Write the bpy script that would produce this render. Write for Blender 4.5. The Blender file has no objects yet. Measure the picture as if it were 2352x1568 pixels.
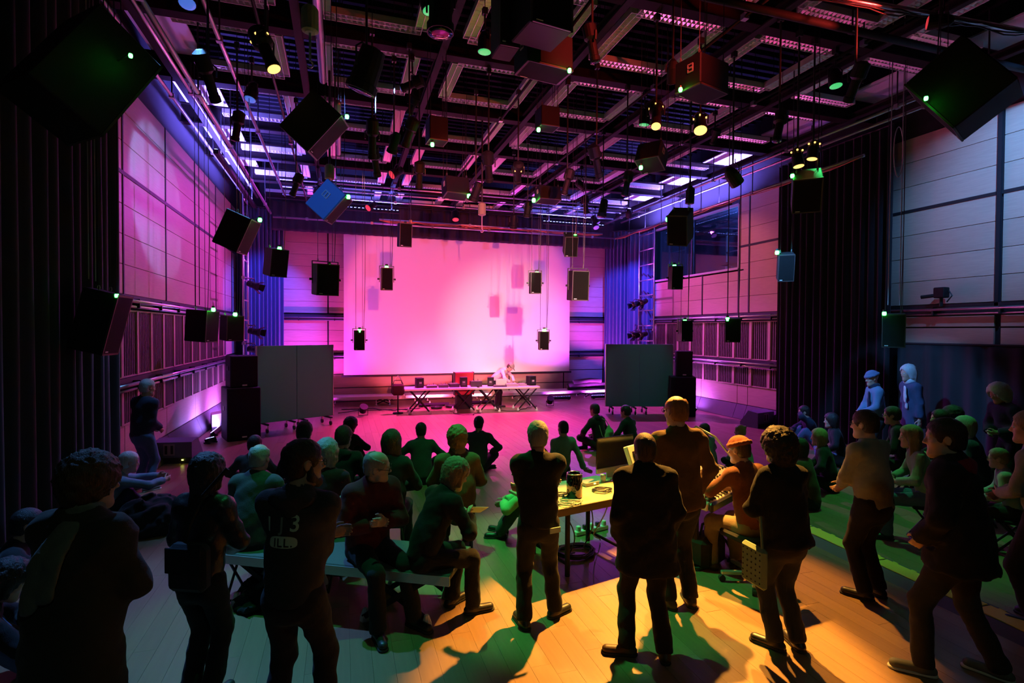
import bpy, math, random, time
import numpy as np
from mathutils import Vector, Matrix
from mathutils.bvhtree import BVHTree

random.seed(7); rng = np.random.default_rng(7)
SC = bpy.context.scene
COL = SC.collection
R = math.radians

# ------------------------------------------------------------------ camera
FPX = 1235.0                      # focal length in pixels of the 2352 px frame
YAW, PITCH, ROLL = R(17.6), R(1.11), R(0.28)
CAM = np.array([0.0, 0.0, 2.5])
_f = np.array([math.sin(YAW)*math.cos(PITCH), math.cos(YAW)*math.cos(PITCH), -math.sin(PITCH)])
_r = np.array([math.cos(YAW), -math.sin(YAW), 0.0]); _u = np.cross(_r, _f)
CR = math.cos(ROLL)*_r + math.sin(ROLL)*_u
CU = math.cos(ROLL)*_u - math.sin(ROLL)*_r
CF = _f
cam_data = bpy.data.cameras.new('camera'); cam = bpy.data.objects.new('camera', cam_data); COL.objects.link(cam)
cam_data.sensor_width = 36.0; cam_data.lens = 36.0*FPX/2352.0
cam_data.clip_start = 0.05; cam_data.clip_end = 200
cam.matrix_world = Matrix(((CR[0], CU[0], -CF[0], CAM[0]), (CR[1], CU[1], -CF[1], CAM[1]), (CR[2], CU[2], -CF[2], CAM[2]), (0, 0, 0, 1)))
SC.camera = cam

# ------------------------------------------------------------------ world, exposure
SC.view_settings.view_transform = 'Standard'; SC.view_settings.look = 'None'
SC.view_settings.exposure = 0.2; SC.view_settings.gamma = 1.0; SC.view_settings.use_curve_mapping = False
world = bpy.data.worlds.new('world'); SC.world = world; world.use_nodes = True
world.node_tree.nodes['Background'].inputs[0].default_value = (0.25, 0.2, 0.4, 1)
world.node_tree.nodes['Background'].inputs[1].default_value = 0.0
SC.cycles.use_denoising = True
SC.cycles.max_bounces = 5; SC.cycles.diffuse_bounces = 2; SC.cycles.glossy_bounces = 2; SC.cycles.use_adaptive_sampling = True; SC.cycles.adaptive_threshold = 0.05
SC.cycles.sample_clamp_indirect = 4.0

def ray(px, py): return (px-1176)/FPX*CR - (py-784)/FPX*CU + CF
def at_z(px, py, z):
    v = ray(px, py); return CAM + v*((z-CAM[2])/v[2])
def at_x(px, py, x):
    v = ray(px, py); return CAM + v*((x-CAM[0])/v[0])
def at_y(px, py, y):
    v = ray(px, py); return CAM + v*((y-CAM[1])/v[1])
def at_d(px, py, d): return CAM + ray(px, py)*d

# ------------------------------------------------------------------ materials
MATS = {}
def mat(name, color, rough=0.6, metal=0.0, noise=0.0, nscale=8.0, bump=0.0, bscale=40.0, stretch=None, emit=None, estr=0.0, color2=None, sheen=0.0, spec=0.5, coat=0.0, alpha=None, trans=0.0):
    m = bpy.data.materials.new(name); m.use_nodes = True; MATS[name] = m
    nt = m.node_tree; b = nt.nodes['Principled BSDF']
    b.inputs['Base Color'].default_value = (*color, 1); b.inputs['Roughness'].default_value = rough
    b.inputs['Metallic'].default_value = metal; b.inputs['Specular IOR Level'].default_value = spec
    if sheen: b.inputs['Sheen Weight'].default_value = sheen; b.inputs['Sheen Roughness'].default_value = 0.4
    if coat: b.inputs['Coat Weight'].default_value = coat
    if trans: b.inputs['Transmission Weight'].default_value = trans
    if emit: b.inputs['Emission Color'].default_value = (*emit, 1); b.inputs['Emission Strength'].default_value = estr
    if noise or bump:
        tc = nt.nodes.new('ShaderNodeTexCoord'); mp = nt.nodes.new('ShaderNodeMapping')
        nt.links.new(tc.outputs['Object'], mp.inputs[0])
        if stretch: mp.inputs['Scale'].default_value = stretch
        if noise:
            n = nt.nodes.new('ShaderNodeTexNoise'); n.inputs['Scale'].default_value = nscale; n.inputs['Detail'].default_value = 4
            nt.links.new(mp.outputs[0], n.inputs['Vector'])
            mx = nt.nodes.new('ShaderNodeMix'); mx.data_type = 'RGBA'
            c2 = color2 or tuple(c*(1-noise) for c in color)
            mx.inputs[6].default_value = (*color, 1); mx.inputs[7].default_value = (*c2, 1)
            nt.links.new(n.outputs['Fac'], mx.inputs[0]); nt.links.new(mx.outputs[2], b.inputs['Base Color'])
        if bump:
            n2 = nt.nodes.new('ShaderNodeTexNoise'); n2.inputs['Scale'].default_value = bscale; n2.inputs['Detail'].default_value = 3
            nt.links.new(mp.outputs[0], n2.inputs['Vector'])
            bp = nt.nodes.new('ShaderNodeBump'); bp.inputs['Strength'].default_value = bump; bp.inputs['Distance'].default_value = 0.01
            nt.links.new(n2.outputs['Fac'], bp.inputs['Height']); nt.links.new(bp.outputs[0], b.inputs['Normal'])
    return m
def M(name): return MATS[name]

# ------------------------------------------------------------------ mesh builder and object helpers
def rotm(ax, deg): return np.array(Matrix.Rotation(R(deg), 3, ax))
def nrm(v):
    v = np.asarray(v, float); n = np.linalg.norm(v); return v/n if n > 1e-9 else v
def frame(d, up=(0, 0, 1)):
    d = nrm(d); up = np.asarray(up, float)
    if abs(np.dot(d, up)) > 0.98: up = np.array([0, 1.0, 0]) if abs(d[1]) < 0.9 else np.array([1.0, 0, 0])
    x = nrm(np.cross(up, d)); y = np.cross(d, x); return x, y, d
class MB:
    def __init__(s): s.v = []; s.f = []
    def add(s, vs, fs):
        o = len(s.v); s.v += [tuple(float(c) for c in p) for p in vs]; s.f += [tuple(i+o for i in q) for q in fs]; return s
    def box(s, c, size, rot=None, ch=0.0):
        hx, hy, hz = size[0]/2, size[1]/2, size[2]/2; c = np.asarray(c, float)
        if ch <= 0:
            vs = [(x, y, z) for x in (-hx, hx) for y in (-hy, hy) for z in (-hz, hz)]
            fs = [(0, 1, 3, 2), (4, 6, 7, 5), (0, 4, 5, 1), (2, 3, 7, 6), (0, 2, 6, 4), (1, 5, 7, 3)]
        else:
            vs = []; 
            for x in (-1, 1):
                for y in (-1, 1):
                    for z in (-1, 1):
                        vs += [(x*hx, y*(hy-ch), z*(hz-ch)), (x*(hx-ch), y*hy, z*(hz-ch)), (x*(hx-ch), y*(hy-ch), z*hz)]
            I = lambda x, y, z, k: (((x > 0)*2+(y > 0))*2+(z > 0))*3+k
            fs = []
            for sgn in (-1, 1):
                q = [I(sgn, a, b, 0) for a, b in ((-1, -1), (1, -1), (1, 1), (-1, 1))]; fs.append(q if sgn > 0 else q[::-1])
                q = [I(a, sgn, b, 1) for a, b in ((-1, -1), (1, -1), (1, 1), (-1, 1))]; fs.append(q[::-1] if sgn > 0 else q)
                q = [I(a, b, sgn, 2) for a, b in ((-1, -1), (1, -1), (1, 1), (-1, 1))]; fs.append(q if sgn > 0 else q[::-1])
            for a in (-1, 1):
                for b in (-1, 1):
                    q = [I(a, b, -1, 0), I(a, b, 1, 0), I(a, b, 1, 1), I(a, b, -1, 1)]; fs.append(q if a*b < 0 else q[::-1])
                    q = [I(a, -1, b, 0), I(a, 1, b, 0), I(a, 1, b, 2), I(a, -1, b, 2)]; fs.append(q if a*b > 0 else q[::-1])
                    q = [I(-1, a, b, 1), I(1, a, b, 1), I(1, a, b, 2), I(-1, a, b, 2)]; fs.append(q if a*b < 0 else q[::-1])
                    for d in (-1, 1):
                        q = [I(a, b, d, 0), I(a, b, d, 1), I(a, b, d, 2)]; fs.append(q if a*b*d > 0 else q[::-1])
        vs = np.array(vs)
        if rot is not None: vs = vs @ np.asarray(rot).T
        return s.add(vs + c, fs)
    def cyl(s, a, b, r1, r2=None, n=10, caps=True):
        a = np.asarray(a, float); b = np.asarray(b, float); r2 = r1 if r2 is None else r2
        x, y, _ = frame(b-a); t = np.arange(n)*2*math.pi/n
        ring = np.outer(np.cos(t), x)+np.outer(np.sin(t), y)
        vs = np.vstack([a+ring*r1, b+ring*r2])
        fs = [(i, (i+1) % n, n+(i+1) % n, n+i) for i in range(n)]
        if caps: fs += [tuple(range(n))[::-1], tuple(range(n, 2*n))]
        return s.add(vs, fs)
    def tube(s, pts, r, n=6, closed=False):
        pts = [np.asarray(p, float) for p in pts]; m = len(pts); t = np.arange(n)*2*math.pi/n
        vs = []; px = None
        for i, p in enumerate(pts):
            d = (pts[(i+1) % m]-pts[i-1]) if closed else (pts[min(i+1, m-1)]-pts[max(i-1, 0)])
            d = nrm(d)
            if px is None: x, y, _ = frame(d)
            else:
                x = px-d*np.dot(px, d); x = nrm(x); y = np.cross(d, x)
            px = x; vs.append(p+r*(np.outer(np.cos(t), x)+np.outer(np.sin(t), y)))
        fs = []
        for i in range(m if closed else m-1):
            j = (i+1) % m
            fs += [(i*n+k, i*n+(k+1) % n, j*n+(k+1) % n, j*n+k) for k in range(n)]
        if not closed: fs += [tuple(range(n))[::-1], tuple(range((m-1)*n, m*n))]
        return s.add(np.vstack(vs), fs)
    def lathe(s, prof, o, axis=(0, 0, 1), n=16):
        x, y, d = frame(axis); o = np.asarray(o, float); t = np.arange(n)*2*math.pi/n
        ring = np.outer(np.cos(t), x)+np.outer(np.sin(t), y); vs = []; m = len(prof)
        for r, h in prof: vs.append(o+d*h+ring*max(r, 1e-4))
        fs = [(i*n+k, i*n+(k+1) % n, (i+1)*n+(k+1) % n, (i+1)*n+k) for i in range(m-1) for k in range(n)]
        if prof[0][0] > 1e-3: fs.append(tuple(range(n))[::-1])
        if prof[-1][0] > 1e-3: fs.append(tuple(range((m-1)*n, m*n)))
        return s.add(np.vstack(vs), fs)
    def prism(s, poly, o, ax, ay, az, t):
        o = np.asarray(o, float); ax, ay, az = map(np.asarray, (ax, ay, az)); n = len(poly)
        vs = [o+ax*p[0]+ay*p[1] for p in poly]+[o+ax*p[0]+ay*p[1]+az*t for p in poly]
        fs = [tuple(range(n))[::-1], tuple(range(n, 2*n))]+[(i, (i+1) % n, n+(i+1) % n, n+i) for i in range(n)]
        return s.add(vs, fs)
    def mesh(s, name, smooth=False):
        me = bpy.data.meshes.new(name); me.from_pydata(s.v, [], s.f); me.update()
        if smooth: me.polygons.foreach_set('use_smooth', [True]*len(me.polygons))
        return me
    def build(s, name, m, parent=None, loc=None, smooth=False):
        me = s.mesh(name, smooth); me.materials.append(M(m) if isinstance(m, str) else m)
        return link(name, me, parent, loc)
def link(name, me, parent=None, loc=None):
    o = bpy.data.objects.new(name, me); COL.objects.link(o)
    if parent is not None: o.parent = parent
    if loc is not None: o.location = tuple(loc)
    return o
def tag(o, label=None, cat=None, group=None, kind=None):
    if label: o['label'] = label
    if cat: o['category'] = cat
    if group: o['group'] = group
    if kind: o['kind'] = kind
    return o
def thing(name, label, cat, loc=(0, 0, 0), rz=0.0, group=None):
    o = bpy.data.objects.new(name, None); COL.objects.link(o); o.empty_display_size = 0.1
    o.location = tuple(float(c) for c in loc); o.rotation_euler = (0, 0, R(rz)); return tag(o, label, cat, group)
def copy_tree(o, parent=None):
    c = o.copy(); COL.objects.link(c); c.parent = parent
    for ch in o.children: copy_tree(ch, c)
    return c
def struct(o): o['kind'] = 'structure'; return o
def lamp(kind, name, loc, color, power, parent=None, target=None, size=0.1, angle=40, blend=0.3):
    l = bpy.data.lights.new(name, kind); l.color = color; l.energy = power
    if kind == 'SPOT': l.spot_size = R(angle); l.spot_blend = blend; l.shadow_soft_size = size
    elif kind == 'POINT': l.shadow_soft_size = size
    elif kind == 'AREA': l.shape = 'RECTANGLE'; l.size = size if not isinstance(size, tuple) else size[0]; l.size_y = size if not isinstance(size, tuple) else size[1]
    o = bpy.data.objects.new(name, l); COL.objects.link(o); o.location = tuple(float(c) for c in loc)
    if target is not None:
        d = Vector(tuple(float(c) for c in target))-Vector(o.location); o.rotation_euler = d.to_track_quat('-Z', 'Y').to_euler()
    if parent is not None:
        o.parent = parent; o.matrix_parent_inverse = Matrix.Identity(4)
        pl = Vector(parent.location); o.location = Vector(o.location)-pl
    return o
# ------------------------------------------------------------------ material library
mat('wood_panel', (.56, .41, .30), .48, noise=.28, nscale=3.0, stretch=(1.2, 1.2, 14), bump=.05, bscale=30)
mat('wood_panel_b', (.52, .37, .27), .5, noise=.25, nscale=3.5, stretch=(1.2, 1.2, 16), bump=.05, bscale=30)
mat('rib_wood', (.55, .40, .30), .5, noise=.2, nscale=4, stretch=(3, 3, .6))
mat('rib_dark', (.13, .095, .075), .7)
mat('joint_black', (.012, .012, .014), .6)
mat('wall_dark', (.014, .014, .017), .85)
mat('plinth', (.10, .09, .10), .55, noise=.3, nscale=5)
mat('floor_a', (.30, .185, .10), .36, noise=.35, nscale=3, stretch=(9, .7, 1), bump=.04, bscale=60)
mat('floor_b', (.285, .172, .093), .38, noise=.35, nscale=3, stretch=(9, .7, 1), bump=.04, bscale=60)
mat('floor_c', (.315, .195, .107), .34, noise=.3, nscale=3, stretch=(9, .7, 1), bump=.04, bscale=60)
mat('subfloor', (.12, .075, .04), .8)
mat('velvet', (.013, .012, .016), .85, sheen=.12, bump=.15, bscale=90)
mat('velvet_blue_lit', (.05, .06, .12), .8, sheen=.35, bump=.15, bscale=90)  # dark stage velvet with the blue light on it put into the colour
mat('screen_white', (.86, .86, .86), .75)
mat('steel', (.55, .55, .57), .32, .9)
mat('steel_dark', (.02, .02, .022), .5, .2)
mat('steel_paint', (.020, .018, .020), .7, .0, spec=.15)
mat('beam_paint', (.014, .008, .008), .7, spec=.12)
mat('deck', (.010, .010, .012), .9); mat('deck_rib', (.014, .013, .016), .85, spec=.1)
mat('panel_white', (.62, .62, .66), .7)
mat('louvre', (.80, .80, .78), .30, .5)
mat('louvre_case', (.62, .62, .60), .5, .2)
mat('cab_black', (.006, .006, .007), .6, spec=.3, bump=.25, bscale=220)
mat('grille', (.007, .0065, .0065), .7, .0, spec=.15, bump=.8, bscale=420)
mat('grille_frame', (.05, .042, .038), .5, .1)
mat('cable', (.012, .012, .013), .5)
mat('green_led', (.5, 1, .6), .4, emit=(.022, 1.0, .045), estr=34)
mat('warm_lens', (1, .7, .3), .3, emit=(1.0, .50, .12), estr=2.2)
mat('violet_led', (.5, .4, 1), .4, emit=(.34, .22, 1.0), estr=9)
mat('blue_led', (.4, .4, 1), .4, emit=(.2, .25, 1.0), estr=14)
mat('white_led', (1, 1, 1), .4, emit=(.75, .85, 1.0), estr=14)
mat('yellow_led', (1, 1, .3), .4, emit=(.9, 1, .1), estr=12)
mat('red_lens', (1, .1, .1), .4, emit=(1, .06, .08), estr=.5); mat('green_lens', (.2, 1, .3), .4, emit=(.1, 1, .3), estr=.5)
mat('blue_lens', (.1, .2, 1), .4, emit=(.1, .25, 1), estr=.5); mat('violet_lens', (.4, .2, 1), .4, emit=(.4, .15, 1), estr=.5); mat('warm_dim', (1, .7, .4), .4, emit=(1, .6, .3), estr=.6)
mat('meter_led', (.6, 1, .2), .4, emit=(.75, 1, .15), estr=1.6)
mat('screen_glow', (1, 1, 1), .3, emit=(1, 1, 1), estr=2.2)
mat('board_green', (.07, .15, .15), .85, bump=.3, bscale=160)
mat('rubber', (.025, .025, .025), .8); mat('sole_white', (.6, .62, .58), .7); mat('sole_grey', (.25, .25, .24), .7)
mat('black_plastic', (.02, .02, .022), .4); mat('grey_plastic', (.28, .28, .28), .45); mat('white_plastic', (.75, .74, .72), .4)
mat('table_wood', (.55, .43, .26), .42, noise=.2, nscale=4, stretch=(1, 8, 1))
mat('table_edge', (.12, .08, .04), .5)
mat('table_white', (.66, .62, .58), .5)
mat('knob', (.5, .5, .5), .4); mat('label_white', (.7, .7, .7), .6)
mat('red_case', (.45, .02, .03), .5); mat('cone_white', (.8, .78, .74), .6)
mat('gloss_black', (.012, .012, .014), .06, .35, coat=1.0); mat('chrome', (.75, .75, .75), .12, 1.0)
mat('screen_off', (.008, .006, .007), .18); mat('alu', (.55, .56, .55), .35, .8)
mat('ramp_yellow', (.75, .62, .04), .55); mat('ramp_grey', (.07, .07, .065), .7)
mat('paper', (.82, .78, .55), .7); mat('glass_dark', (.02, .025, .04), .04, 0, spec=.9)
mat('frame_white', (.45, .45, .5), .5); mat('room_dark', (.05, .055, .09), .8)
mat('cable_orange_lit', (.55, .22, .06), .5); mat('rope', (.25, .25, .24), .7)  # orange light on the pipe bundles is put into the cable colour
mat('cable_pale', (.30, .32, .28), .55)
# clothes and people
for n, c in dict(cloth_black=(.016, .016, .018), cloth_coat=(.018, .017, .018), cloth_dark=(.022, .022, .026), cloth_navy=(.025, .032, .06), cloth_olive=(.045, .042, .032),
                 cloth_brown=(.11, .062, .03), cloth_red=(.11, .018, .02), cloth_rust=(.15, .055, .028), cloth_grey=(.10, .10, .105), jeans=(.09, .14, .27), jeans_grey=(.04, .042, .044),
                 khaki=(.20, .16, .10), shirt_pale=(.30, .32, .29), shirt_green=(.22, .34, .24), shirt_white=(.74, .72, .68), jacket_blue=(.12, .22, .36), coat_blue=(.05, .07, .14), shirt_blue=(.18, .27, .40),
                 scarf_grey=(.17, .19, .16), scarf_white=(.6, .65, .7), hood_red=(.30, .012, .02), cloth_teal=(.05, .075, .07), cloth_mid=(.06, .065, .062), lime=(.32, .62, .30), cloth_wine=(.05, .014, .018)).items():
    mat(n, c, .88, noise=.25, nscale=30, bump=.22, bscale=140, sheen=.06, spec=.25)
mat('leather', (.016, .015, .015), .38, bump=.2, bscale=90); mat('sweater', (.035, .034, .036), .9, noise=.2, nscale=30, bump=.3, bscale=150); mat('print_green', (.55, .70, .55), .8); mat('print_dim', (.24, .27, .24), .8); mat('print_black', (.012, .012, .012), .8); mat('lime_dull', (.20, .30, .20), .8)
mat('skin', (.50, .31, .23), .52, noise=.12, nscale=12); mat('skin_pale', (.58, .39, .31), .52, noise=.12, nscale=12); mat('eye', (.55, .55, .55), .2)
mat('shoe_black', (.02, .02, .021), .42); mat('shoe_brown', (.06, .035, .02), .5); mat('shoe_grey', (.12, .13, .12), .7)
for n, c in dict(hair_dark=(.022, .015, .011), hair_black=(.012, .010, .009), hair_brown=(.07, .04, .022), hair_grey=(.34, .34, .33), hair_white=(.62, .63, .64), hair_ginger=(.24, .105, .03), hair_blond=(.40, .29, .13), hair_fair=(.26, .19, .11)).items():
    mat(n, c, .55, noise=.45, nscale=45, stretch=(1, 1, .25), bump=.7, bscale=170)
mat('hat_cap', (.30, .24, .22), .8, bump=.2, bscale=120); mat('hat_knit', (.10, .14, .26), .9, bump=.4, bscale=160); mat('hat_rust', (.20, .05, .025), .9, bump=.4, bscale=160)

# ------------------------------------------------------------------ the hall
XL, XR, YB, YF = -3.3, 11.04, 19.62, -6.0
ZT = 6.45            # top of the timber lining
ZC = 8.5             # deck above the lighting grid

# floor of long boards: the 300 that show largest are parts, the rest one joined part
fl = struct(MB().box(((XL+XR)/2, (YF+YB)/2, -.07), (XR-XL+1.0, YB-YF+1.0, .10)).build('floor', 'subfloor'))
PW, PL = .16, 2.2
planks = []
nx = int((XR-XL)/PW)
for i in range(nx):
    off = random.uniform(0, PL)
    y = YF-off
    while y < YB:
        y0, y1 = max(y, YF), min(y+PL, YB)
        if y1-y0 > .05: planks.append((XL+(i+.5)*PW, y0, y1))
        y += PL
def plank_score(p):
    d = np.array([p[0], (p[1]+p[2])/2, 0])-CAM; z = d@CF
    if z < 1.5: return 0
    u, v = 1176+FPX*(d@CR)/z, 784-FPX*(d@CU)/z
    if not (-100 < u < 2450 and v < 1640): return 0
    return 1/z/z
planks.sort(key=lambda p: -plank_score(p))
fm = ['floor_a', 'floor_b', 'floor_c']
pm = {}
for k in range(3):
    pm[k] = MB().box((0, PL/2-.002, -.010), (PW-.0016, PL-.003, .02)).mesh('plank'); pm[k].materials.append(M(fm[k]))
nearp = []
for p in planks[:300]:
    o = link('plank', pm[random.randrange(3)], fl, (p[0], p[1], random.uniform(-.0006, 0))); o.scale = (1, (p[2]-p[1])/PL, 1)
rest = [MB() for _ in range(3)]
for p in planks[300:]: rest[random.randrange(3)].box((p[0], (p[1]+p[2])/2, -.010), (PW-.0016, p[2]-p[1]-.004, .02))
me = bpy.data.meshes.new('planks'); vs, fs, mi = [], [], []
for k in range(3):
    o = len(vs); vs += rest[k].v; fs += [tuple(i+o for i in f) for f in rest[k].f]; mi += [k]*len(rest[k].f)
me.from_pydata(vs, [], fs); [me.materials.append(M(m)) for m in fm]; me.polygons.foreach_set('material_index', mi); me.update()
tag(link('far_planks', me, fl), kind='stuff')

# back, front and side walls
def slab(name, lo, hi, m='wall_dark', parent=None):
    lo, hi = np.array(lo, float), np.array(hi, float); return MB().box((lo+hi)/2, hi-lo).build(name, m, parent)
wall_left = struct(slab('wall_left', (XL-.3, YF, -.1), (XL-.045, YB+.3, ZC)))
wall_right = struct(slab('wall_right', (XR+.045, YF, -.1), (XR+.3, 12.9, ZC)))
slab('wall_segment', (XR+.045, 17.5, -.1), (XR+.3, YB+.3, ZC), 'wall_dark', wall_right); slab('wall_segment', (XR+.045, 12.9, -.1), (XR+.3, 17.5, 4.36), 'wall_dark', wall_right)
slab('wall_segment', (XR+.045, 12.9, 6.22), (XR+.3, 17.5, ZC), 'wall_dark', wall_right)
wall_back = struct(slab('wall_back', (XL-.3, YB+.045, -.1), (XR+.3, YB+.3, ZC)))
wall_front = struct(slab('wall_front', (XL-.3, YF-.3, -.1), (XR+.3, YF, ZC)))
def panel(parent, axis, pos, a0, a1, z0, z1, m=None, t=.04, g=.004):
    """one timber board on a side wall (axis x) or the back wall (axis y), front face at pos"""
    m = m or random.choice(['wood_panel', 'wood_panel', 'wood_panel_b'])
    s = {'L': (pos-t/2, 0), 'R': (pos+t/2, 0), 'B': (0, pos+t/2)}[axis]
    if axis in 'LR': MB().box((s[0], (a0+a1)/2, (z0+z1)/2), (t, a1-a0-2*g, z1-z0-2*g), ch=.004).build('panel', m, parent)
    else: MB().box(((a0+a1)/2, s[1], (z0+z1)/2), (a1-a0-2*g, t, z1-z0-2*g), ch=.004).build('panel', m, parent)
def ribs(parent, axis, pos, a0, a1, z0, z1, step=.69, first=None):
    y = first if first is not None else a0
    k = MB()
    n = int((a1-a0)/.075)
    for i in range(n):
        c = a0+(i+.5)*(a1-a0)/n; k.box(((pos-.012) if axis == 'L' else (pos+.012), c, (z0+z1)/2), (.05, .036, z1-z0-.02))
    tag(k.build('fine_ribs', 'rib_dark', parent), kind='stuff')
    slab('rib_backing', ((pos-.044) if axis == 'L' else pos+.034, a0, z0), ((pos-.034) if axis == 'L' else pos+.044, a1, z1), 'joint_black', parent)
    while y < a1:
        MB().box(((pos+.004) if axis == 'L' else pos-.004, y, (z0+z1)/2), (.06, .10, z1-z0-.004), ch=.006).build('rib', 'rib_wood', parent); y += step
    for z in (z0, z1): MB().box(((pos-.005) if axis == 'L' else pos+.005, (a0+a1)/2, z), (.05, a1-a0, .025)).build('rib_edge', 'rib_wood', parent)
def rails(parent, axis, pos, a0, a1, z, dy=.10, name='trim_1'):
    """twin steel pipes on brackets along a wall"""
    sg = {'L': 1, 'R': -1, 'B': -1}[axis]
    for dz, r, off in ((.0, .030, .13), (-.085, .022, .09)):
        a = (pos+sg*off, a0, z+dz) if axis != 'B' else (a0, pos+sg*off, z+dz); b = (pos+sg*off, a1, z+dz) if axis != 'B' else (a1, pos+sg*off, z+dz)
        MB().cyl(a, b, r, n=10).build('rail', 'steel', parent, smooth=True)
    if axis != 'B': MB().box((pos+sg*.02, (a0+a1)/2, z+.02), (.05, a1-a0, .16)).build('rail_channel', 'joint_black', parent)
    else: MB().box(((a0+a1)/2, pos-.02, z+.02), (a1-a0, .05, .16)).build('rail_channel', 'joint_black', parent)
    n = max(2, int((a1-a0)/1.1))
    for i in range(n+1):
        c = a0+(a1-a0)*(i+.15)/(n+.3)
        if axis != 'B': MB().box((pos+sg*.075, c, z-.03), (.15, .03, .15)).build('rail_bracket', 'steel_dark', parent)
        else: MB().box((c, pos-.075, z-.03), (.03, .15, .15)).build('rail_bracket', 'steel_dark', parent)
WIN = (12.98, 17.4)
BZ = [3.06+.475*i for i in range(5)]; BT = [4.99+.487*i for i in range(4)]
def side_lining(wall, ax, pos, cols, rib_a, rib_b, rib_first, skip=None):
    for a, b in zip(cols[:-1], cols[1:]):
        for zz in (BZ, BT):
            for z0, z1 in zip(zz[:-1], zz[1:]):
                if skip and skip(a, b, z0, z1): continue
                panel(wall, ax, pos, a+.022, b-.022, z0, z1)
    sg = 1 if ax == 'L' else -1
    for c in cols[1:-1]:
        if skip and 13.5 < c < 17: 
            MB().box((pos+sg*.003, c, 3.71), (.02, .045, 1.30)).build('joint_strip', 'joint_black', wall); continue
        MB().box((pos+sg*.003, c, 4.75), (.02, .045, 3.40)).build('joint_strip', 'joint_black', wall)
    segs = [(cols[0], cols[-1])] if not skip else [(cols[0], WIN[0]-.05), (WIN[1]+.05, cols[-1])]
    for a, b in segs: MB().box((pos+sg*.004, (a+b)/2, 4.975), (.022, b-a, .06)).build('joint_strip', 'joint_black', wall)
    for z0, z1 in ((1.74, 2.80), (.98, 1.50)): ribs(wall, ax, pos, rib_a, rib_b, z0, z1, .69, rib_first)
    for a, b in zip(cols[:-1], cols[1:]):
        panel(wall, ax, pos, a+.004, b-.004, .42, .97)
        sg = 1 if ax == 'L' else -1                  # sloping plinth boards
        m = MB(); x0, x1 = pos+sg*.01, pos+sg*.16
        pr = [(x0, .41), (x0-sg*.05, .41), (x0-sg*.05, 0), (x1, 0), (x1, .02)]
        m.add([(x, yy, z) for yy in (a+.006, b-.006) for x, z in pr], [tuple(range(5)), tuple(range(9, 4, -1))]+[(i, i+5, (i+1) % 5+5, (i+1) % 5) for i in range(5)])
        m.build('plinth_board', 'plinth', wall)
    rails(wall, ax, pos, cols[0], cols[-1], 2.95); rails(wall, ax, pos, cols[0], cols[-1], 1.62)
side_lining(wall_left, 'L', XL, [7.82, 10.02, 12.2, 14.41, 16.62, 18.83, YB-.05], 9.1, 17.9, 9.86)
for a in (17.93, ):
    for z0, z1 in ((1.74, 2.80), (.98, 1.50)): panel(wall_left, 'L', XL, a, YB-.05, z0, z1)
def in_window(a, b, z0, z1): return b > WIN[0]+.02 and a < WIN[1]-.02 and z1 > 4.42 and z0 < 6.16
side_lining(wall_right, 'R', XR, [10.3, 12.56, 12.98, 14.63, 17.4, 18.6, YB-.05], 10.9, 18.0, 11.06, in_window)
for a, b in ((12.98, 14.63), (14.63, 17.4)): panel(wall_right, 'R', XR, a+.022, b-.022, 4.01, 4.36)
# nearer stretch of the right wall, timber down to the black lower wall
for a, b in ((6.49, 8.75), (4.2, 6.44), (2.0, 4.15), (-.5, 1.95)):
    for zz in (BZ, BT):
        for z0, z1 in zip(zz[:-1], zz[1:]): panel(wall_right, 'R', XR, a+.022, b-.022, z0, z1)
    panel(wall_right, 'R', XR, a+.022, b-.022, 2.62, 2.83); panel(wall_right, 'R', XR, a+.022, b-.022, 2.30, 2.60)
MB().box((XR-.004, 4.1, 4.975), (.022, 9.2, .06)).build('joint_strip', 'joint_black', wall_right)
rails(wall_right, 'R', XR, -.5, 8.75, 2.95)
for y in (6.465, 4.17): MB().box((XR-.02, y, 4.7), (.05, .06, 3.5)).build('joint_strip', 'steel_paint', wall_right)
# back wall boards
for c0, c1 in ((-2.72, -.46), (-.42, 1.7), (1.74, 3.9), (3.94, 6.1), (6.14, 8.35), (8.39, 10.3)):
    for z0, z1 in zip([.02, .5, .98], [.48, .96, 1.5]): panel(wall_back, 'B', YB, c0, c1, z0, z1)
    zs = [1.72+.22*0, 2.12, 2.5, 2.84]
    for z0, z1 in zip(zs[:-1], zs[1:]): panel(wall_back, 'B', YB, c0, c1, z0, z1)
    zs = [3.08+.40*i for i in range(9)]
    for z0, z1 in zip(zs[:-1], zs[1:]): panel(wall_back, 'B', YB, c0, c1, z0, z1)
rails(wall_back, 'B', YB, -2.7, 10.3, 2.93); rails(wall_back, 'B', YB, -2.7, 10.3, 1.60)

# control-room window in the right wall
w = struct(MB().box((XR+.9, (WIN[0]+WIN[1])/2, 4.3), (1.8, WIN[1]-WIN[0]+.4, .04)).build('window_1', 'room_dark'))
slab('window_room_back', (XR+1.75, WIN[0]-.2, 4.2), (XR+1.8, WIN[1]+.2, 6.4), 'room_dark', w)
slab('window_room_ceiling', (XR+.3, WIN[0]-.2, 6.35), (XR+1.8, WIN[1]+.2, 6.4), 'room_dark', w)
for y in (WIN[0]-.18, WIN[1]+.18): slab('window_room_side', (XR+.3, y-.02, 4.3), (XR+1.8, y+.02, 6.4), 'room_dark', w)
m = MB()
for z in (4.36, 6.22): m.box((XR+.02, (WIN[0]+WIN[1])/2, z), (.12, WIN[1]-WIN[0], .06))
m.build('window_frame', 'frame_white', w)
for y in (WIN[0], WIN[0]+2.2, WIN[1]): MB().box((XR+.02, y, 5.29), (.10, .04 if y != WIN[0]+2.2 else .03, 1.86)).build('window_mullion', 'joint_black' if y != WIN[0] else 'frame_white', w)
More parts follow.
